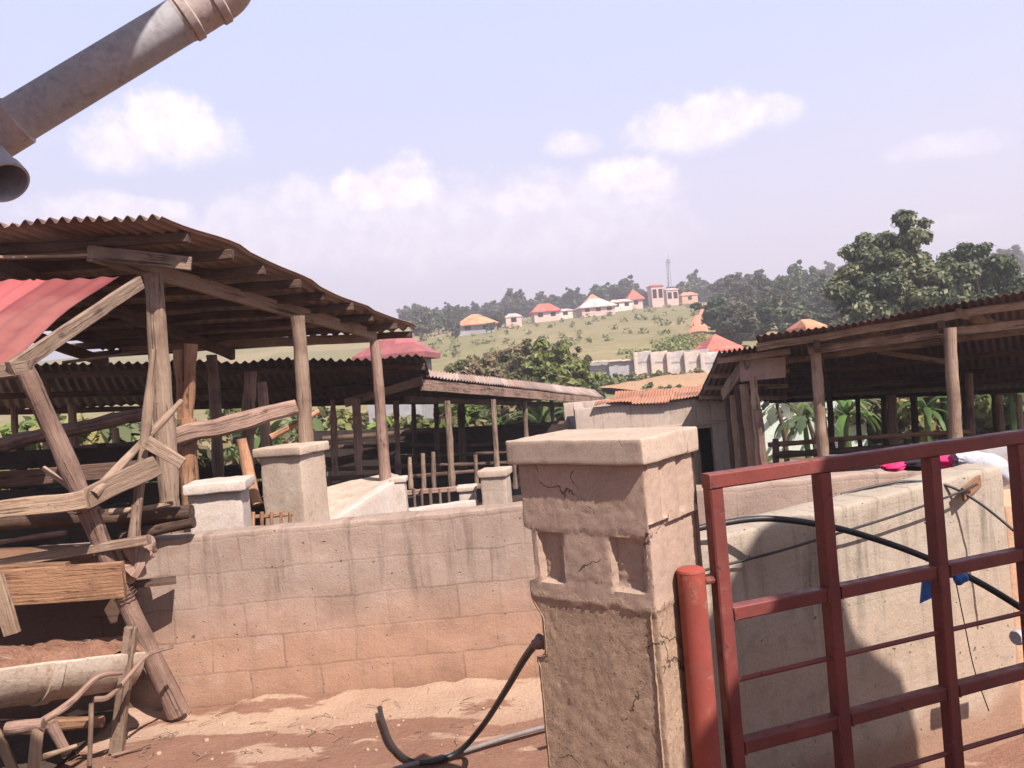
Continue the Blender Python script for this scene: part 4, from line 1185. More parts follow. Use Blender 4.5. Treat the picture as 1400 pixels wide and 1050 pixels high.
# its lean-to end with pole screen, next to the block house
shedE = thing('lean_to', 'small tin lean-to with a row of upright poles between block house and right shed', 'lean-to', (3.2, 11, -.9))
obj('roof', pane(W(982, 482, 9.9), W(1080, 467, 9.6), W(1075, 550, 15), W(952, 547, 15), 14 * 7, 14, 14, .02, .004, .012), 'dark_sheet', shedE, smooth='all')
for v in (.04, .3, .55, .8):
    a = W(982, 482, 9.9).lerp(W(952, 547, 15), v); b = W(1080, 467, 9.6).lerp(W(1075, 550, 15), v)
    obj('purlin', beam(a - Vector((0, 0, .07)), b - Vector((0, 0, .07)), .055, .075, wob=.01), 'weathered_wood', shedE)
obj('tin_panel', pane(W(1012, 492, 10.1), W(1074, 488, 10.0), W(1074, 516, 10.0), W(1012, 522, 10.1), 20, 40, 0, .01, .004, .006), 'pale_sheet', shedE)
obj('brace_board', beam(W(1022, 492, 10.0), W(988, 540, 11.2), .03, .16, wob=.008), 'weathered_wood', shedE)
for (x0, y0, x1, y1, d, r, m) in ((1029, 515, 1042, 650, 9.9, .05, 'weathered_wood'), (1016, 525, 1030, 650, 10.2, .055, 'weathered_wood'), (1008, 532, 1020, 650, 10.6, .04, 'dark_wood'), (1001, 540, 1012, 650, 11, .045, 'weathered_wood'), (1036, 560, 1046, 650, 9.8, .05, 'log_bark'), (994, 545, 1003, 650, 11.5, .035, 'dark_wood')):
    obj('post', log(W(x0, y0, d), W(x1, y1, d), r, r * 1.1, .012, 8, rough=.4), m, shedE)
# rails across the right shed
rl = thing('pen_fence', 'orange brown pole rails crossing the right shed behind the gate', 'fence', W(1200, 640, 12))
for (x0, y0, x1, y1, d0, d1, r, m) in ((1050, 608, 1330, 590, 12.5, 12, .04, 'red_log'), (1060, 622, 1330, 606, 12.2, 11.6, .05, 'dark_wood'), (1040, 640, 1330, 622, 11.6, 11, .05, 'dark_wood'), (1300, 600, 1450, 590, 12, 11.6, .04, 'log_bark')):
    obj('rail', log(W(x0, y0, d0), W(x1, y1, d1), r, r * .9, .01, 8, 14), m, rl)
for px in (1060, 1150, 1240, 1330):
    obj('stake', log(W(px, 600, 12.3), W(px + 2, 680, 12.3), .05, .05, .01, 8), 'dark_wood', rl)

# ------------------------------------------------------------------ perimeter wall and houses
def hip_house(name, px, py, d, w, dep, hw, hr, wallm, roofm, label, ridge=.35, rot=0.0, eave=.5, windows=2, cat='house', group=None, z=None):
    c = W(px, py, d)
    zb = max(c.z, ground(c.x, d) + .1) if z is None else z
    root = thing(name, label, cat, (c.x, d, zb), group)
    cr, sr = math.cos(rot), math.sin(rot)
    def T(x, y, zz): return Vector((c.x + x * cr - y * sr, d + x * sr + y * cr, zb + zz))
    hx, hy = w / 2, dep / 2
    vs = [T(sx * hx, sy * hy, zz) for zz in (-3, hw) for sx, sy in ((-1, -1), (1, -1), (1, 1), (-1, 1))]
    obj('wall', (vs, [(0, 1, 5, 4), (1, 2, 6, 5), (2, 3, 7, 6), (3, 0, 4, 7), (4, 5, 6, 7)], [(v.x, v.z) for v in vs]), wallm, root, smooth=False)
    ex, ey = hx + eave, hy + eave
    rx = hx * ridge
    vs = [T(-ex, -ey, hw), T(ex, -ey, hw), T(ex, ey, hw), T(-ex, ey, hw), T(-rx, 0, hw + hr), T(rx, 0, hw + hr),
          T(-ex, -ey, hw - .18), T(ex, -ey, hw - .18), T(ex, ey, hw - .18), T(-ex, ey, hw - .18)]
    fs = [(0, 1, 5, 4), (1, 2, 5), (2, 3, 4, 5), (3, 0, 4), (6, 7, 1, 0), (7, 8, 2, 1), (8, 9, 3, 2), (9, 6, 0, 3), (9, 8, 7, 6)]
    obj('roof', (vs, fs, [(v.x, v.z + v.y) for v in vs]), roofm, root, smooth=False)
    for i in range(windows):
        x = -hx + w * (i + .5) / windows
        a, b = T(x - .55, -hy - .02, hw * .35), T(x + .55, -hy - .02, hw * .82)
        vs = [T(x + s * .55, -hy + yy, zz) for yy in (-.03, .02) for s, zz in ((-1, hw * .38), (1, hw * .38), (1, hw * .82), (-1, hw * .82))]
        obj('window', (vs, [(0, 1, 2, 3), (0, 4, 5, 1), (1, 5, 6, 2), (2, 6, 7, 3), (3, 7, 4, 0)]), 'dark_gap', root, smooth=False)
    return root
hip_house('hill_house', 652, 467, 150, 6.6, 6, 1.5, 2.0, 'grey_wall', 'orange_tile', 'house with a wide orange hipped roof low on the left of the hill', .2, .1, .7)
hip_house('hill_house', 702, 449, 165, 3.2, 4, 1.9, .7, 'pink_wall', 'pale_roof', 'small pink block between the orange roofed and the red roofed houses', .5, .1, .15, 1)
hip_house('hill_house', 746, 443, 180, 5.6, 6, 2.0, 1.9, 'pink_wall', 'red_tile', 'house with a deep red hipped roof left of the pale roofed one', .45, .1, .5)
hip_house('hill_house', 772, 440, 188, 3.4, 4, 1.7, .5, 'cream_wall', 'pale_roof', 'small cream annex between the red roof and the pale roof', .5, .1, .2, 1)
hip_house('hill_house', 815, 438, 190, 7.8, 7, 1.8, 2.1, 'pink_wall', 'pale_roof', 'large house with a pale pinkish roof in the middle of the hill', .3, .1, .6, 3)
hip_house('hill_house', 812, 432, 206, 4.0, 5, 2.6, 2.1, 'pink_wall', 'orange_tile', 'house whose orange roof tip rises behind the pale roof', .15, .1, .4, 1)
hip_house('hill_house', 848, 431, 200, 5.0, 5, 2.0, .7, 'cream_wall', 'pale_roof', 'low cream building right of the pale roofed house', .7, .1, .3, 2)
hip_house('hill_house', 868, 428, 204, 3.4, 4, 2.3, 2.6, 'pink_wall', 'red_tile', 'narrow house with a steep red pyramid roof near the crest', .05, .1, .5, 1)
hip_house('hill_house', 898, 424, 215, 3.2, 4, 5.4, .5, 'pink_wall', 'red_tile', 'two storey pink house below the mast', .6, .1, .3, 2)
hip_house('hill_house', 918, 422, 218, 3.2, 4, 4.0, .5, 'pink_wall', 'pale_roof', 'two storey pale topped house right of the pink one below the mast', .6, .1, .2, 2)
hip_house('hill_house', 941, 420, 222, 4.4, 4, 2.2, .9, 'orange_plaster', 'orange_tile', 'small orange house beside the top of the red track', .5, .1, .2, 1)
hip_house('valley_house', 981, 500, 70, 2.7, 3.5, 1.35, 1.35, 'grey_wall', 'red_tile', 'grey house with a bright red pyramid roof behind the perimeter wall', .04, .1, .35, 1, z=W(972, 500, 70).z)
c = W(945, 492, 66)
obj('grey_annex', rbox((c.x, 66, -.5), 2.4, 2.5, W(945, 479, 66).z + .5, 0, .6, .02, .01), 'grey_wall', loc=(c.x, 66, 0), label='flat topped grey annex left of the red pyramid roof', cat='building')
hip_house('valley_house', 1103, 462, 58, 1.3, 3, .75, .6, 'orange_plaster', 'orange_tile', 'house with an orange roof just showing above the right shed roof', .5, .1, .12, 1)
# red roofed house behind the dark long shed
hip_house('near_house', 548, 516, 27, 1.7, 3.0, .75, .8, 'grey_wall', 'plum_tile', 'house with a red roof seen between the high shed roof and the dark shed', .1, -.05, .3, 2)
hs = hip_house('pale_house', 1085, 640, 27, 3.8, 3, 2.6, .5, 'pale_green_wall', 'pale_sheet', 'pale green walled building behind the right shed', .6, 0, .1, 0, 'building')

pw = thing('perimeter_wall', 'white and grey boundary wall of panels between posts beyond the sheds', 'wall', (gx_at(880, 62), 62, 0))
mottled('worn_panel', (.38, .34, .33), (.50, .45, .42), (.28, .24, .22), .9, 4, .01, .95, .7, .1)
segs = [(803, 832, 496, 527, 'grey_wall'), (832, 866, 495, 529, 'grey_wall'), (868, 890, 482, 528, 'worn_panel'), (891, 912, 482, 527, 'white_plaster'), (913, 936, 482, 526, 'worn_panel'), (937, 958, 482, 525, 'white_plaster'), (959, 985, 483, 524, 'worn_panel'), (986, 1015, 482, 522, 'white_plaster')]
for x0, x1, y0, y1, m in segs:
    p, q_ = W(x0, y0, 62 - (x0 - 800) * .01), W(x1, y0, 62 - (x0 - 800) * .01)
    zt = p.z
    obj('panel', wallrun((p.x, p.y), (q_.x, q_.y), .2, W(x0, y1, 62).z - 1.2, zt, zt + .03, .3, .05, .02), m, pw)
    if m != 'grey_wall':
        obj('post', rbox((p.x, p.y - .02, W(x0, y1, 62).z - 1.2), .3, .3, zt - W(x0, y1, 62).z + 1.22, 0, .2, .02, .01), 'white_plaster', pw)
        z_ = W(x0 + 10, y0 + 14, 62)
        obj('beam_band', beam((p.x + .15, p.y - .01, zt - .75), (q_.x - .05, p.y - .01, zt - .75), .06, .12, wob=.01), 'grey_wall', pw)
obj('coping', beam(W(803, 495.5, 61.6), W(866, 492, 61.6), .3, .14, wob=.06, n=14), 'white_plaster', pw)

# mast on the crest
mc = W(916, 412, 262)
mast = thing('radio_mast', 'thin lattice radio mast rising above the hill crest', 'mast', mc)
mt = W(914, 354, 262)
H_ = mt.z - mc.z
gs = []
for k in range(3):
    a = 2 * math.pi * k / 3
    gs.append(tube([mc + Vector((math.cos(a) * .75, math.sin(a) * .75, -2)), mt + Vector((math.cos(a) * .28, math.sin(a) * .28, 0))], .1, 5))
for i in range(9):
    z0, z1 = i / 9, (i + 1) / 9
    for k in range(3):
        a, b = 2 * math.pi * k / 3, 2 * math.pi * (k + 1) / 3
        ra, rb = .75 - .47 * z0, .75 - .47 * z1
        gs.append(tube([mc + Vector((math.cos(a) * ra, math.sin(a) * ra, H_ * z0)), mc + Vector((math.cos(b) * rb, math.sin(b) * rb, H_ * z1))], .06, 4))
obj('lattice', join(*gs), 'steel_grey', mast)
obj('antenna', join(rbox(mt + Vector((0, -.3, -1.3)), .9, .4, 1.2, 0, .4, .01, 0), tube([mt, mt + Vector((0, 0, 1.6))], .06, 5)), 'steel_grey', mast)

# ------------------------------------------------------------------ vegetation
def leaf_cloud(centres, radii, per, size, seed, aspect=.55, shell=.55, droop=0.3):
    rng = np.random.default_rng(seed)
    V, F, Rn = [], [], []
    base = 0
    for c, r in zip(centres, radii):
        n = int(per * (r / np.mean(radii)) ** 2)
        d = rng.normal(size=(n, 3)); d /= np.linalg.norm(d, axis=1)[:, None]
        rad = r * (shell + (1 - shell) * rng.random(n)) * (1 + .22 * rng.normal(size=n) * .5)
        p = np.array(c) + d * rad[:, None] * np.array([1, 1, .82])
        nn = d + rng.normal(size=(n, 3)) * .55 + np.array([0, 0, .35]); nn /= np.linalg.norm(nn, axis=1)[:, None]
        t = rng.normal(size=(n, 3)) + np.array([0, 0, -droop]); t -= nn * (t * nn).sum(1)[:, None]; t /= np.linalg.norm(t, axis=1)[:, None]
        b = np.cross(nn, t)
        s = size * (.6 + .8 * rng.random(n))[:, None]
        a0, a1, a2, a3 = p - t * s, p + b * s * aspect, p + t * s, p - b * s * aspect
        V.append(np.stack([a0, a1, a2, a3], 1).reshape(-1, 3))
        F.append((np.arange(n * 4).reshape(-1, 4) + base))
        tone = rng.random()
        Rn.append(np.clip(.65 * rng.random(n) + .35 * tone, 0, 1))
        base += n * 4
    return np.concatenate(V).tolist(), [tuple(f) for f in np.concatenate(F).tolist()], np.concatenate(Rn)
def make_tree(name, label, cat, loc, lobes, per, size, leaf, trunk_h, trunk_r, seed, nsub=9, group=None, twigs=True):
    """lobes: list of (x, y, z, r) in local metres; clumps are scattered over each lobe"""
    rng = random.Random(seed)
    root = thing(name, label, cat, loc, group)
    L = Vector(loc)
    cs, rs = [], []
    for (x, y, zz, r) in lobes:
        for k in range(nsub):
            d = Vector((rng.gauss(0, 1), rng.gauss(0, 1), rng.gauss(0, 1))).normalized() * r * rng.uniform(.35, 1.02)
            cs.append((L.x + x + d.x, L.y + y + d.y, L.z + zz + d.z * .85)); rs.append(r * rng.uniform(.24, .50))
    v, f, rn = leaf_cloud(cs, rs, per, size, seed)
    obj('crown', (v, f), leaf, root, smooth=False, rnd=rn)
    if trunk_h:
        gs = [tube([L + Vector((0, 0, -.5)), L + Vector((.05, 0, trunk_h * .5)), L + Vector((0, .05, trunk_h))], [trunk_r * 1.25, trunk_r, trunk_r * .8], 8, .2, 2)]
        for (x, y, zz, r) in lobes:
            gs.append(tube([L + Vector((0, .02, trunk_h * .9)), L + Vector((x * .5, y * .5, trunk_h * .9 + (zz - trunk_h * .9) * .6)), L + Vector((x, y, zz))], [trunk_r * .65, trunk_r * .4, trunk_r * .15], 6))
        obj('trunk', join(*gs), 'dark_wood', root)
    return root
# big tree behind the right shed
D1 = 36
def tl(px, py, d, r, base): p = W(px, py, d); return (p.x - base.x, p.y - base.y + random.Random(px * 7 + py).uniform(-1.2, 1.2), p.z - base.z, r)
b1 = W(1225, 420, D1); b1.z = ground(b1.x, b1.y)
make_tree('leafy_tree', 'tall dense green tree, the biggest in view, behind the right shed roof', 'tree', b1,
          [tl(*a, D1, r * 1.15, b1) for a, r in (((1228, 322), .95), ((1200, 338), .85), ((1250, 352), .95), ((1212, 375), 1.25), ((1172, 388), .95), ((1265, 385), 1.1), ((1155, 405), .8), ((1280, 405), .9), ((1225, 415), 1.5), ((1180, 430), 1.2), ((1270, 430), 1.2), ((1232, 390), 1.3), ((1195, 408), 1.2), ((1240, 335), .9), ((1195, 362), .9))],
          230, .13, 'leaf_mango', 3.2, .25, 3, 13)
b2 = W(1345, 420, 40); b2.z = ground(b2.x, b2.y)
make_tree('leafy_tree', 'second green tree with a lower uneven crown, right of the biggest tree', 'tree', b2,
          [tl(*a, 40, r * 1.2, b2) for a, r in (((1312, 350), .8), ((1305, 378), 1.0), ((1345, 368), .9), ((1362, 372), .9), ((1385, 392), 1.0), ((1330, 400), 1.4), ((1395, 415), 1.3), ((1300, 412), 1.1))],
          150, .125, 'leaf_mango', 2.8, .22, 8, 12)
# bushes in the middle
b3 = W(757, 528, 33); b3.z = ground(b3.x, b3.y)
make_tree('bright_tree', 'small bright yellow green tree beyond the sunlit eave', 'tree', b3,
          [tl(*a, 33, r, b3) for a, r in (((756, 488), .75), ((738, 504), .7), ((778, 505), .7), ((760, 520), 1.0), ((800, 520), .6))], 120, .14, 'leaf_bright', 1.8, .1, 21, 8)
for i, (px, py, d, sc) in enumerate(((690, 500, 38, 1.0), (655, 508, 36, .8), (722, 486, 42, 1.0), (700, 486, 46, 1.1), (772, 507, 36, .7), (640, 500, 44, .8), (770, 478, 48, .9), (806, 530, 34, .4))):
    b = W(px, py + 15, d); b.z = ground(b.x, b.y)
    tz = W(px, py, d).z - b.z
    make_tree('bush', ['dull olive bush in the middle of the thicket left of the bright tree', 'low olive bush at the left of the thicket behind the sunlit eave', 'olive bush touching the left of the bright tree', 'taller brownish bush at the top of the thicket', 'olive bush just right of the bright tree',
                       'leftmost olive bush of the thicket under the orange roofed house', 'olive bush above and behind the bright tree', 'small bush left of the perimeter wall'][i], 'bush', b,
              [(0, 0, tz, .95 * sc), (.9 * sc, .3, tz - .6 * sc, .85 * sc), (-.9 * sc, -.2, tz - .5 * sc, 1.0 * sc), (.2, -.4, tz - 1.3 * sc, 1.3 * sc)], 70, .15, 'leaf_bush', max(.4, tz - 1), .06, 40 + i, 7)
# hill trees: five kinds, copied along the crest
protos = []
for k in range(5):
    rr = random.Random(k)
    wd = (1.6, 1.0, 1.9, .7, 1.4)[k]
    lob = [(rr.uniform(-wd, wd), rr.uniform(-wd, wd), rr.uniform(2.0, (5.2, 6.2, 4.2, 6.6, 5.0)[k]), rr.uniform(1.1, 1.9)) for _ in range(5)] + [(0, 0, 3.3, 2.2)]
    protos.append(make_tree('hill_tree', 'x', 'tree', (gx_at(700 + k * 6, 240), 240 + k, ground(gx_at(700 + k * 6, 240), 240 + k)), lob, 60, .36, 'leaf_hill', 2.6, .22, 60 + k, 6))
used = [False] * 5
rr = random.Random(11)
def hill_tree(px, d, h, label, group, i, wide=1.0):
    x = gx_at(px, d); b = (x, d, ground(x, d) - .3)
    k = i % 5
    s = h / 5.6
    if not used[k]:
        o = protos[k]; used[k] = True; o.location = b; o.rotation_euler = (0, 0, rr.uniform(0, 6)); o.scale = (s * wide, s * wide, s); o['label'] = label; o['group'] = group
        return o
    return copy_tree(protos[k], b, rr.uniform(0, 6), (s * wide, s * wide, s), label, group)
i = 0
LA = 'hazy green tree in the dense belt on the left half of the hill crest'
for px in range(566, 800, 13):
    for row, d in ((0, 232), (1, 205)):
        pxx = px + rr.uniform(-6, 6)
        if row and (pxx > 640): continue
        hill_tree(pxx, d + rr.uniform(-8, 8), rr.uniform(4.2, 6.2) if row == 0 else rr.uniform(3.5, 5), LA, 'trees of the belt on the left crest', i); i += 1
hill_tree(583, 232, 6.5, LA, 'trees of the belt on the left crest', i); i += 1
hill_tree(702, 232, 8, LA, 'trees of the belt on the left crest', i); i += 1
LB = 'broad hazy tree at the crest just behind the roofs and the mast'
for px, d, h, w in ((832, 235, 7, 1.5), (850, 238, 8.2, 1.7), (868, 240, 7.8, 1.4), (885, 242, 6, 1), (903, 246, 5.5, 1), (925, 246, 6, 1), (946, 238, 7, 1.1), (958, 236, 7.5, 1.1), (972, 236, 5, .9), (815, 236, 5.5, 1)):
    hill_tree(px, d, h, LB, 'broad trees behind the roofs', i, w); i += 1
for px in range(640, 985, 9):
    hill_tree(px + rr.uniform(-4, 4), 244 + rr.uniform(-6, 12), rr.uniform(5.0, 6.8), 'hazy tree filling the tree line behind the hill houses', 'trees filling the line behind the hill houses', i, 1.35); i += 1
LC = 'hazy bluish tree on the higher crest left of the biggest tree'
for px in range(985, 1180, 12):
    hill_tree(px + rr.uniform(-4, 4), 238 + rr.uniform(-10, 10), 4.6 + (px - 985) * .006 + rr.uniform(-1.2, 1.2), LC, 'trees of the higher crest', i, 1.1); i += 1
LD = 'rounded green tree on the slope right of the red track'
for px, d, h in ((992, 150, 4.5), (1010, 140, 5), (1030, 130, 5.2), (1050, 135, 5.6), (1072, 125, 5), (1000, 118, 3.6), (1022, 110, 3.6), (1045, 105, 3.6), (1068, 100, 4), (1090, 120, 5.2), (1110, 110, 4.8), (1130, 105, 4.4), (990, 170, 5.5), (1015, 170, 6), (1040, 170, 6), (1070, 165, 6), (1100, 160, 6.2), (1130, 150, 6)):
    hill_tree(px, d, h, LD, 'trees on the slope right of the track', i, 1.1); i += 1
LE = 'hazy tree on the crest far right, seen past the second tree'
for _ in range(34):
    pxx = rr.uniform(985, 1190); dd = rr.uniform(72, 165)
    hill_tree(pxx, dd, rr.uniform(2.0, 3.2) + dd * .008, 'low bushy tree filling the slope right of the red track', 'low trees on the slope right of the track', i, 1.6); i += 1
for px in range(1290, 1440, 14):
    hill_tree(px + rr.uniform(-4, 4), 215 + rr.uniform(-10, 10), 5.6 + rr.uniform(-1.2, 1.2), LE, 'trees of the far right crest', i, 1.15); i += 1
LF = 'small green tree on the slope beside the orange roofed house'
for px, d, h in ((572, 170, 5), (588, 160, 5), (604, 165, 4.5), (618, 172, 4), (685, 158, 3.5), (580, 140, 4), (628, 140, 2.5), (676, 145, 2.5)):
    hill_tree(px, d, h, LF, 'trees beside the orange roofed house', i); i += 1
for px, d, sc in ((838, 57, .5), (852, 56, .42), (872, 57, .45), (902, 58, .35), (930, 57, .4), (950, 58, .3), (822, 55, .6), (888, 49, .35), (915, 48, .3)):
    x = gx_at(px, d); b = (x, d, ground(x, d))
    make_tree('bush', 'small weedy bush at the foot of the boundary wall', 'bush', b, [(0, 0, .9 * sc, 1.3 * sc), (1.4 * sc, 0, .7 * sc, 1.0 * sc), (-1.3 * sc, 0, .6 * sc, .9 * sc)], 45, .13, 'leaf_bush', 0, 0, 300 + px, 5, 'weedy bushes at the foot of the boundary wall')
# crops and long grass on the hill (nobody could count them)
def tufts(name, x0, x1, y0, y1, n, size, leaf, seed, kind='stuff', dens=.5):
    rng = np.random.default_rng(seed)
    cs, rs = [], []
    for _ in range(n):
        d = rng.uniform(y0, y1); px = rng.uniform(x0, x1)
        x = gx_at(px, d)
        if noise.noise(Vector((x * .12, d * .05, 5))) < -dens * rng.random(): continue
        cs.append((x, d, ground(x, d) + size * .6)); rs.append(size * rng.uniform(.6, 1.5))
    v, f, rn = leaf_cloud(cs, rs, 14, size * .5, seed)
    return obj(name, (v, f), leaf, smooth=False, rnd=rn, kind=kind)
tufts('vegetable_crop', 850, 968, 66, 88, 700, .35, 'leaf_bright', 5)
tufts('hill_scrub', 580, 965, 90, 205, 180, .62, 'leaf_dry', 6)
tufts('valley_weeds', 560, 815, 33, 58, 500, .3, 'leaf_bush', 7)

# banana plants behind the sheds
def banana(loc, seed, label, group, h=2.4):
    rng = random.Random(seed)
    root = thing('banana_plant', label, 'banana plant', loc, group)
    L = Vector(loc)
    obj('stem', tube([L + Vector((0, 0, -.3)), L + Vector((.02, 0, h * .3)), L + Vector((.05, 0, h * .55))], [.13, .1, .07], 8), 'leaf_banana', root, rnd=[.5] * (8 * 2 + 16))
    V, F, R = [], [], []
    for k in range(14):
        a = k * 2.4 + rng.uniform(-.3, .3); el = rng.uniform(.5, 1.35)
        ln = h * rng.uniform(.5, .72); w = .12 * rng.uniform(.8, 1.2)
        p = L + Vector((.05, 0, h * .5)); dirv = Vector((math.cos(a) * math.cos(el), math.sin(a) * math.cos(el), math.sin(el)))
        side = Vector((-math.sin(a), math.cos(a), 0))
        n0 = len(V); m = 11
        for i in range(m + 1):
            t = i / m
            ww = w * math.sin(math.pi * min(1, .12 + t * .88)) ** .6 * (1 if rng.random() > .15 else .7)
            q_ = p.copy()
            dn = Vector((0, 0, -.35 * ww))
            V += [q_ + side * ww + dn, q_, q_ - side * ww + dn]
            dirv = (dirv + Vector((0, 0, -.19 - .05 * t))).normalized()
            p = p + dirv * ln / m
        tone = rng.random()
        for i in range(m):
            b = n0 + i * 3
            F += [(b, b + 1, b + 4, b + 3), (b + 1, b + 2, b + 5, b + 4)]
            R += [tone, tone * .8]
    obj('leaves', (V, F), 'leaf_banana', root, smooth='all', rnd=R)
    return root
bp = [banana((0, 26 + k, -1.5), 70 + k, 'x', 'g', 2.3 + .35 * k) for k in range(3)]
bu = [False] * 3
GL = {'a': ('bright green banana plant behind the dark long shed at the left', 'banana plants behind the left sheds'),
      'b': ('green banana plant seen under the feed shed roof', 'banana plants under the feed shed roof line'),
      'c': ('banana plant seen through the right shed', 'banana plants behind the right shed')}
rr = random.Random(5)
spots = [('a', px, 15 + rr.uniform(-1.0, 3)) for px in range(-30, 240, 27)] + [('a', px, 20 + rr.uniform(-1, 3)) for px in range(250, 470, 26)] + \
        [('b', px, 26 + rr.uniform(-1.5, 3)) for px in range(470, 790, 20)] + [('c', px, 24 + rr.uniform(-1, 2.5)) for px in (1120, 1150, 1180, 1290, 1325, 1350, 1380, 1405, 1262, 1095)]
for i, (g, px, d) in enumerate(spots):
    x = gx_at(px, d); b = (x, d, ground(x, d)); k = i % 3
    s = rr.uniform(.7, 1.05)
    if not bu[k]:
        o = bp[k]; bu[k] = True; o.location = b; o.rotation_euler = (0, 0, rr.uniform(0, 6)); o['label'], o['group'] = GL[g]
    else:
        copy_tree(bp[k], b, rr.uniform(0, 6), s, *GL[g])
# hedge of shrubs behind the banana plants
sh = make_tree('shrub', 'x', 'shrub', (0, 29, -1.6), [(0, 0, 1.0, 1.0), (.9, .2, .8, .8), (-.9, 0, .9, .9), (0, 0, 1.7, .8)], 60, .16, 'leaf_bush', .5, .05, 90, 7, 'g')
sh2 = make_tree('shrub', 'x', 'shrub', (0, 29, -1.6), [(0, 0, .9, .9), (.8, .2, 1.3, .8), (-.8, 0, .7, .9), (0, 0, 1.9, .7)], 70, .15, 'leaf_bright', .5, .05, 91, 7, 'g')
first = True
for g, xs, d in (('dull green shrub in the hedge beyond the left sheds', [p for p in range(-40, 800, 17)], 31), ('dull green shrub in the hedge beyond the right shed', range(1060, 1440, 17), 28)):
    for px in xs:
        dd = (19 if px < 260 else d) + rr.uniform(-2, 2)
        x = gx_at(px, dd); b = (x, dd, ground(x, dd)); s = rr.uniform(.8, 1.35)
        gr = 'hedge behind the left sheds' if px < 900 else 'hedge behind the right shed'
        if first is True:
            sh.location = b; sh['label'] = g; sh['group'] = gr; first = 0
        else:
            if first is not None and rr.random() < .4:
                sh2.location = b; sh2['label'] = 'brighter yellow green shrub in the ' + gr; sh2['group'] = 'brighter shrubs in the ' + gr; first = None
            elif first is None and rr.random() < .4:
                copy_tree(sh2, b, rr.uniform(0, 6), s, 'brighter yellow green shrub in the ' + gr, 'brighter shrubs in the ' + gr)
            else:
                copy_tree(sh, b, rr.uniform(0, 6), s, g, gr)
for k, px in enumerate(range(470, 640, 11)):
    dd = 23.5 + rr.uniform(-.8, .8); x = gx_at(px, dd)
    copy_tree(sh if k % 3 else sh2, (x, dd, ground(x, dd)), rr.uniform(0, 6), rr.uniform(.8, 1.1), 'low shrub directly under the far edge of the feed shed', 'low shrubs under the far edge of the feed shed')
# papaya against the pale wall
def papaya(px, py_top, d, label, seed):
    rng = random.Random(seed)
    t = W(px, py_top, d); g = Vector((t.x + .15, d, ground(t.x, d)))
    root = thing('papaya_tree', label, 'tree', g)
    obj('trunk', tube(spline([g, g.lerp(t, .5) + Vector((.06, 0, 0)), t], 5), [.08, .05], 8), 'dark_wood', root)
    V, F, R = [], [], []
    for k in range(11):
        a = k * 2.39; el = rng.uniform(-.1, .9); p = t.copy()
        dv = Vector((math.cos(a) * math.cos(el), math.sin(a) * math.cos(el), math.sin(el)))
        side = Vector((-math.sin(a), math.cos(a), 0))
        n0 = len(V); m = 9; ln = rng.uniform(.9, 1.2)
        for i in range(m + 1):
            tt = i / m
            w = .02 if tt < .35 else .15 * math.sin(math.pi * (tt - .3) / .75) * (1 if i % 2 else .65)
            V += [p + side * w, p + Vector((0, 0, .02)), p - side * w]
            dv = (dv + Vector((0, 0, -.2))).normalized(); p = p + dv * ln / m
        for i in range(m):
            b = n0 + i * 3
            F += [(b, b + 1, b + 4, b + 3), (b + 1, b + 2, b + 5, b + 4)]; R += [.3, .5]
    obj('crown', (V, F), 'leaf_mango', root, rnd=R)
papaya(1062, 552, 22, 'slender dark papaya tree in front of the pale green wall', 1)
papaya(1104, 572, 21, 'lower papaya tree right of the slender one by the pale green wall', 2)

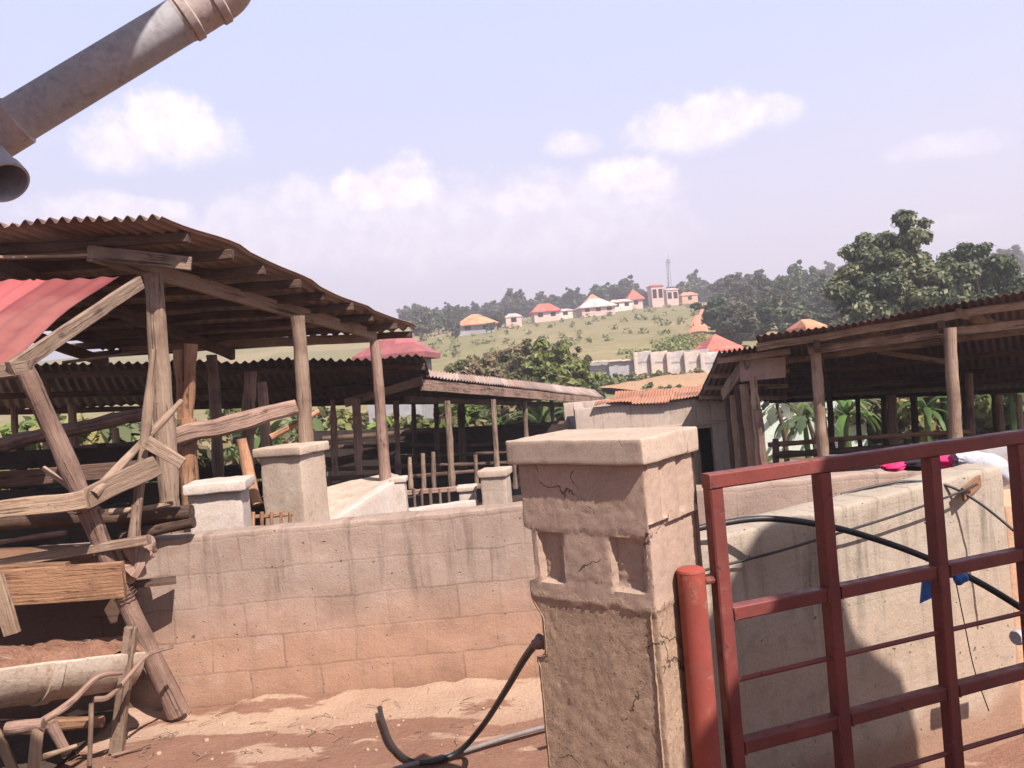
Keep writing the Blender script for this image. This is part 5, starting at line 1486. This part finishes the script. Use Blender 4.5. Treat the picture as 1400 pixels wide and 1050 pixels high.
# ------------------------------------------------------------------ litter on the yard: pebbles and straw (uncountable)
def pebbles(seed, n):
    rng = random.Random(seed); V, F = [], []
    for _ in range(n):
        x = rng.uniform(-2.6, .5); y = 3.75 + .95 * rng.random() ** .7; r = rng.uniform(.003, .011) * (1.8 if rng.random() < .07 else 1)
        c = Vector((x, y, ground(x, y) + .004)); p = Vector((x, y, 0))
        c.z += .035 * (noise.noise(p * 1.7) * .6 + noise.noise(p * 5) * .35 + noise.noise(p * 14) * .16)
        b = len(V)
        for dz, k in ((-.3, .8), (.35, .85)):
            for a in range(6):
                f = r * k * rng.uniform(.75, 1.2)
                V.append(c + Vector((math.cos(a * 1.047) * f, math.sin(a * 1.047) * f, dz * r)))
        V.append(c + Vector((0, 0, r * .7)))
        for a in range(6):
            a2 = (a + 1) % 6
            F += [(b + a, b + a2, b + 6 + a2, b + 6 + a), (b + 6 + a, b + 6 + a2, b + 12)]
    return V, F
mottled('pebble', (.34, .225, .155), (.42, .30, .22), (.22, .14, .10), 14, 60, .002, .95, .6, .1)
obj('pebbles', pebbles(3, 170), 'pebble', smooth='all', kind='stuff')
def straw(seed, n):
    rng = random.Random(seed); gs = []
    for _ in range(n):
        x = rng.uniform(-2.9, -.2) if rng.random() < .7 else rng.uniform(-3.2, -2.0); y = rng.uniform(3.8, 4.66); a = rng.uniform(0, 3.14); l = rng.uniform(.02, .09)
        p = Vector((x, y, 0)); zz = ground(x, y) + .035 * (noise.noise(p * 1.7) * .6 + noise.noise(p * 5) * .35 + noise.noise(p * 14) * .16) + .006
        d = Vector((math.cos(a) * l, math.sin(a) * l, rng.uniform(-.004, .02)))
        p.z = zz
        gs.append(tube([p, p + d * .5 + Vector((0, 0, .006)), p + d], .0022, 4))
    return join(*gs)
obj('straw', straw(5, 80), 'weathered_wood', smooth='all', kind='stuff')
# ------------------------------------------------------------------ tropical haze
hzo = obj('haze', (lambda a, b: ([(x, y, z_) for z_ in (a, b) for x, y in ((-640, -80), (640, -80), (640, 740), (-640, 740))],
      [(3, 2, 1, 0), (4, 5, 6, 7), (0, 1, 5, 4), (1, 2, 6, 5), (2, 3, 7, 6), (3, 0, 4, 7)]))(-5, 48), 'ground_mat', smooth=False, kind='stuff')
hm = bpy.data.materials.new('haze_air'); hm.use_nodes = True
t = NT(hm.node_tree)
pv = t.n('ShaderNodeVolumePrincipled', ins={'Color': (.86, .84, .93, 1), 'Density': .0018, 'Anisotropy': .2})
ho = t.n('ShaderNodeOutputMaterial')
hm.node_tree.links.new(pv.outputs[0], ho.inputs['Volume'])
hzo.data.materials.clear(); hzo.data.materials.append(hm)
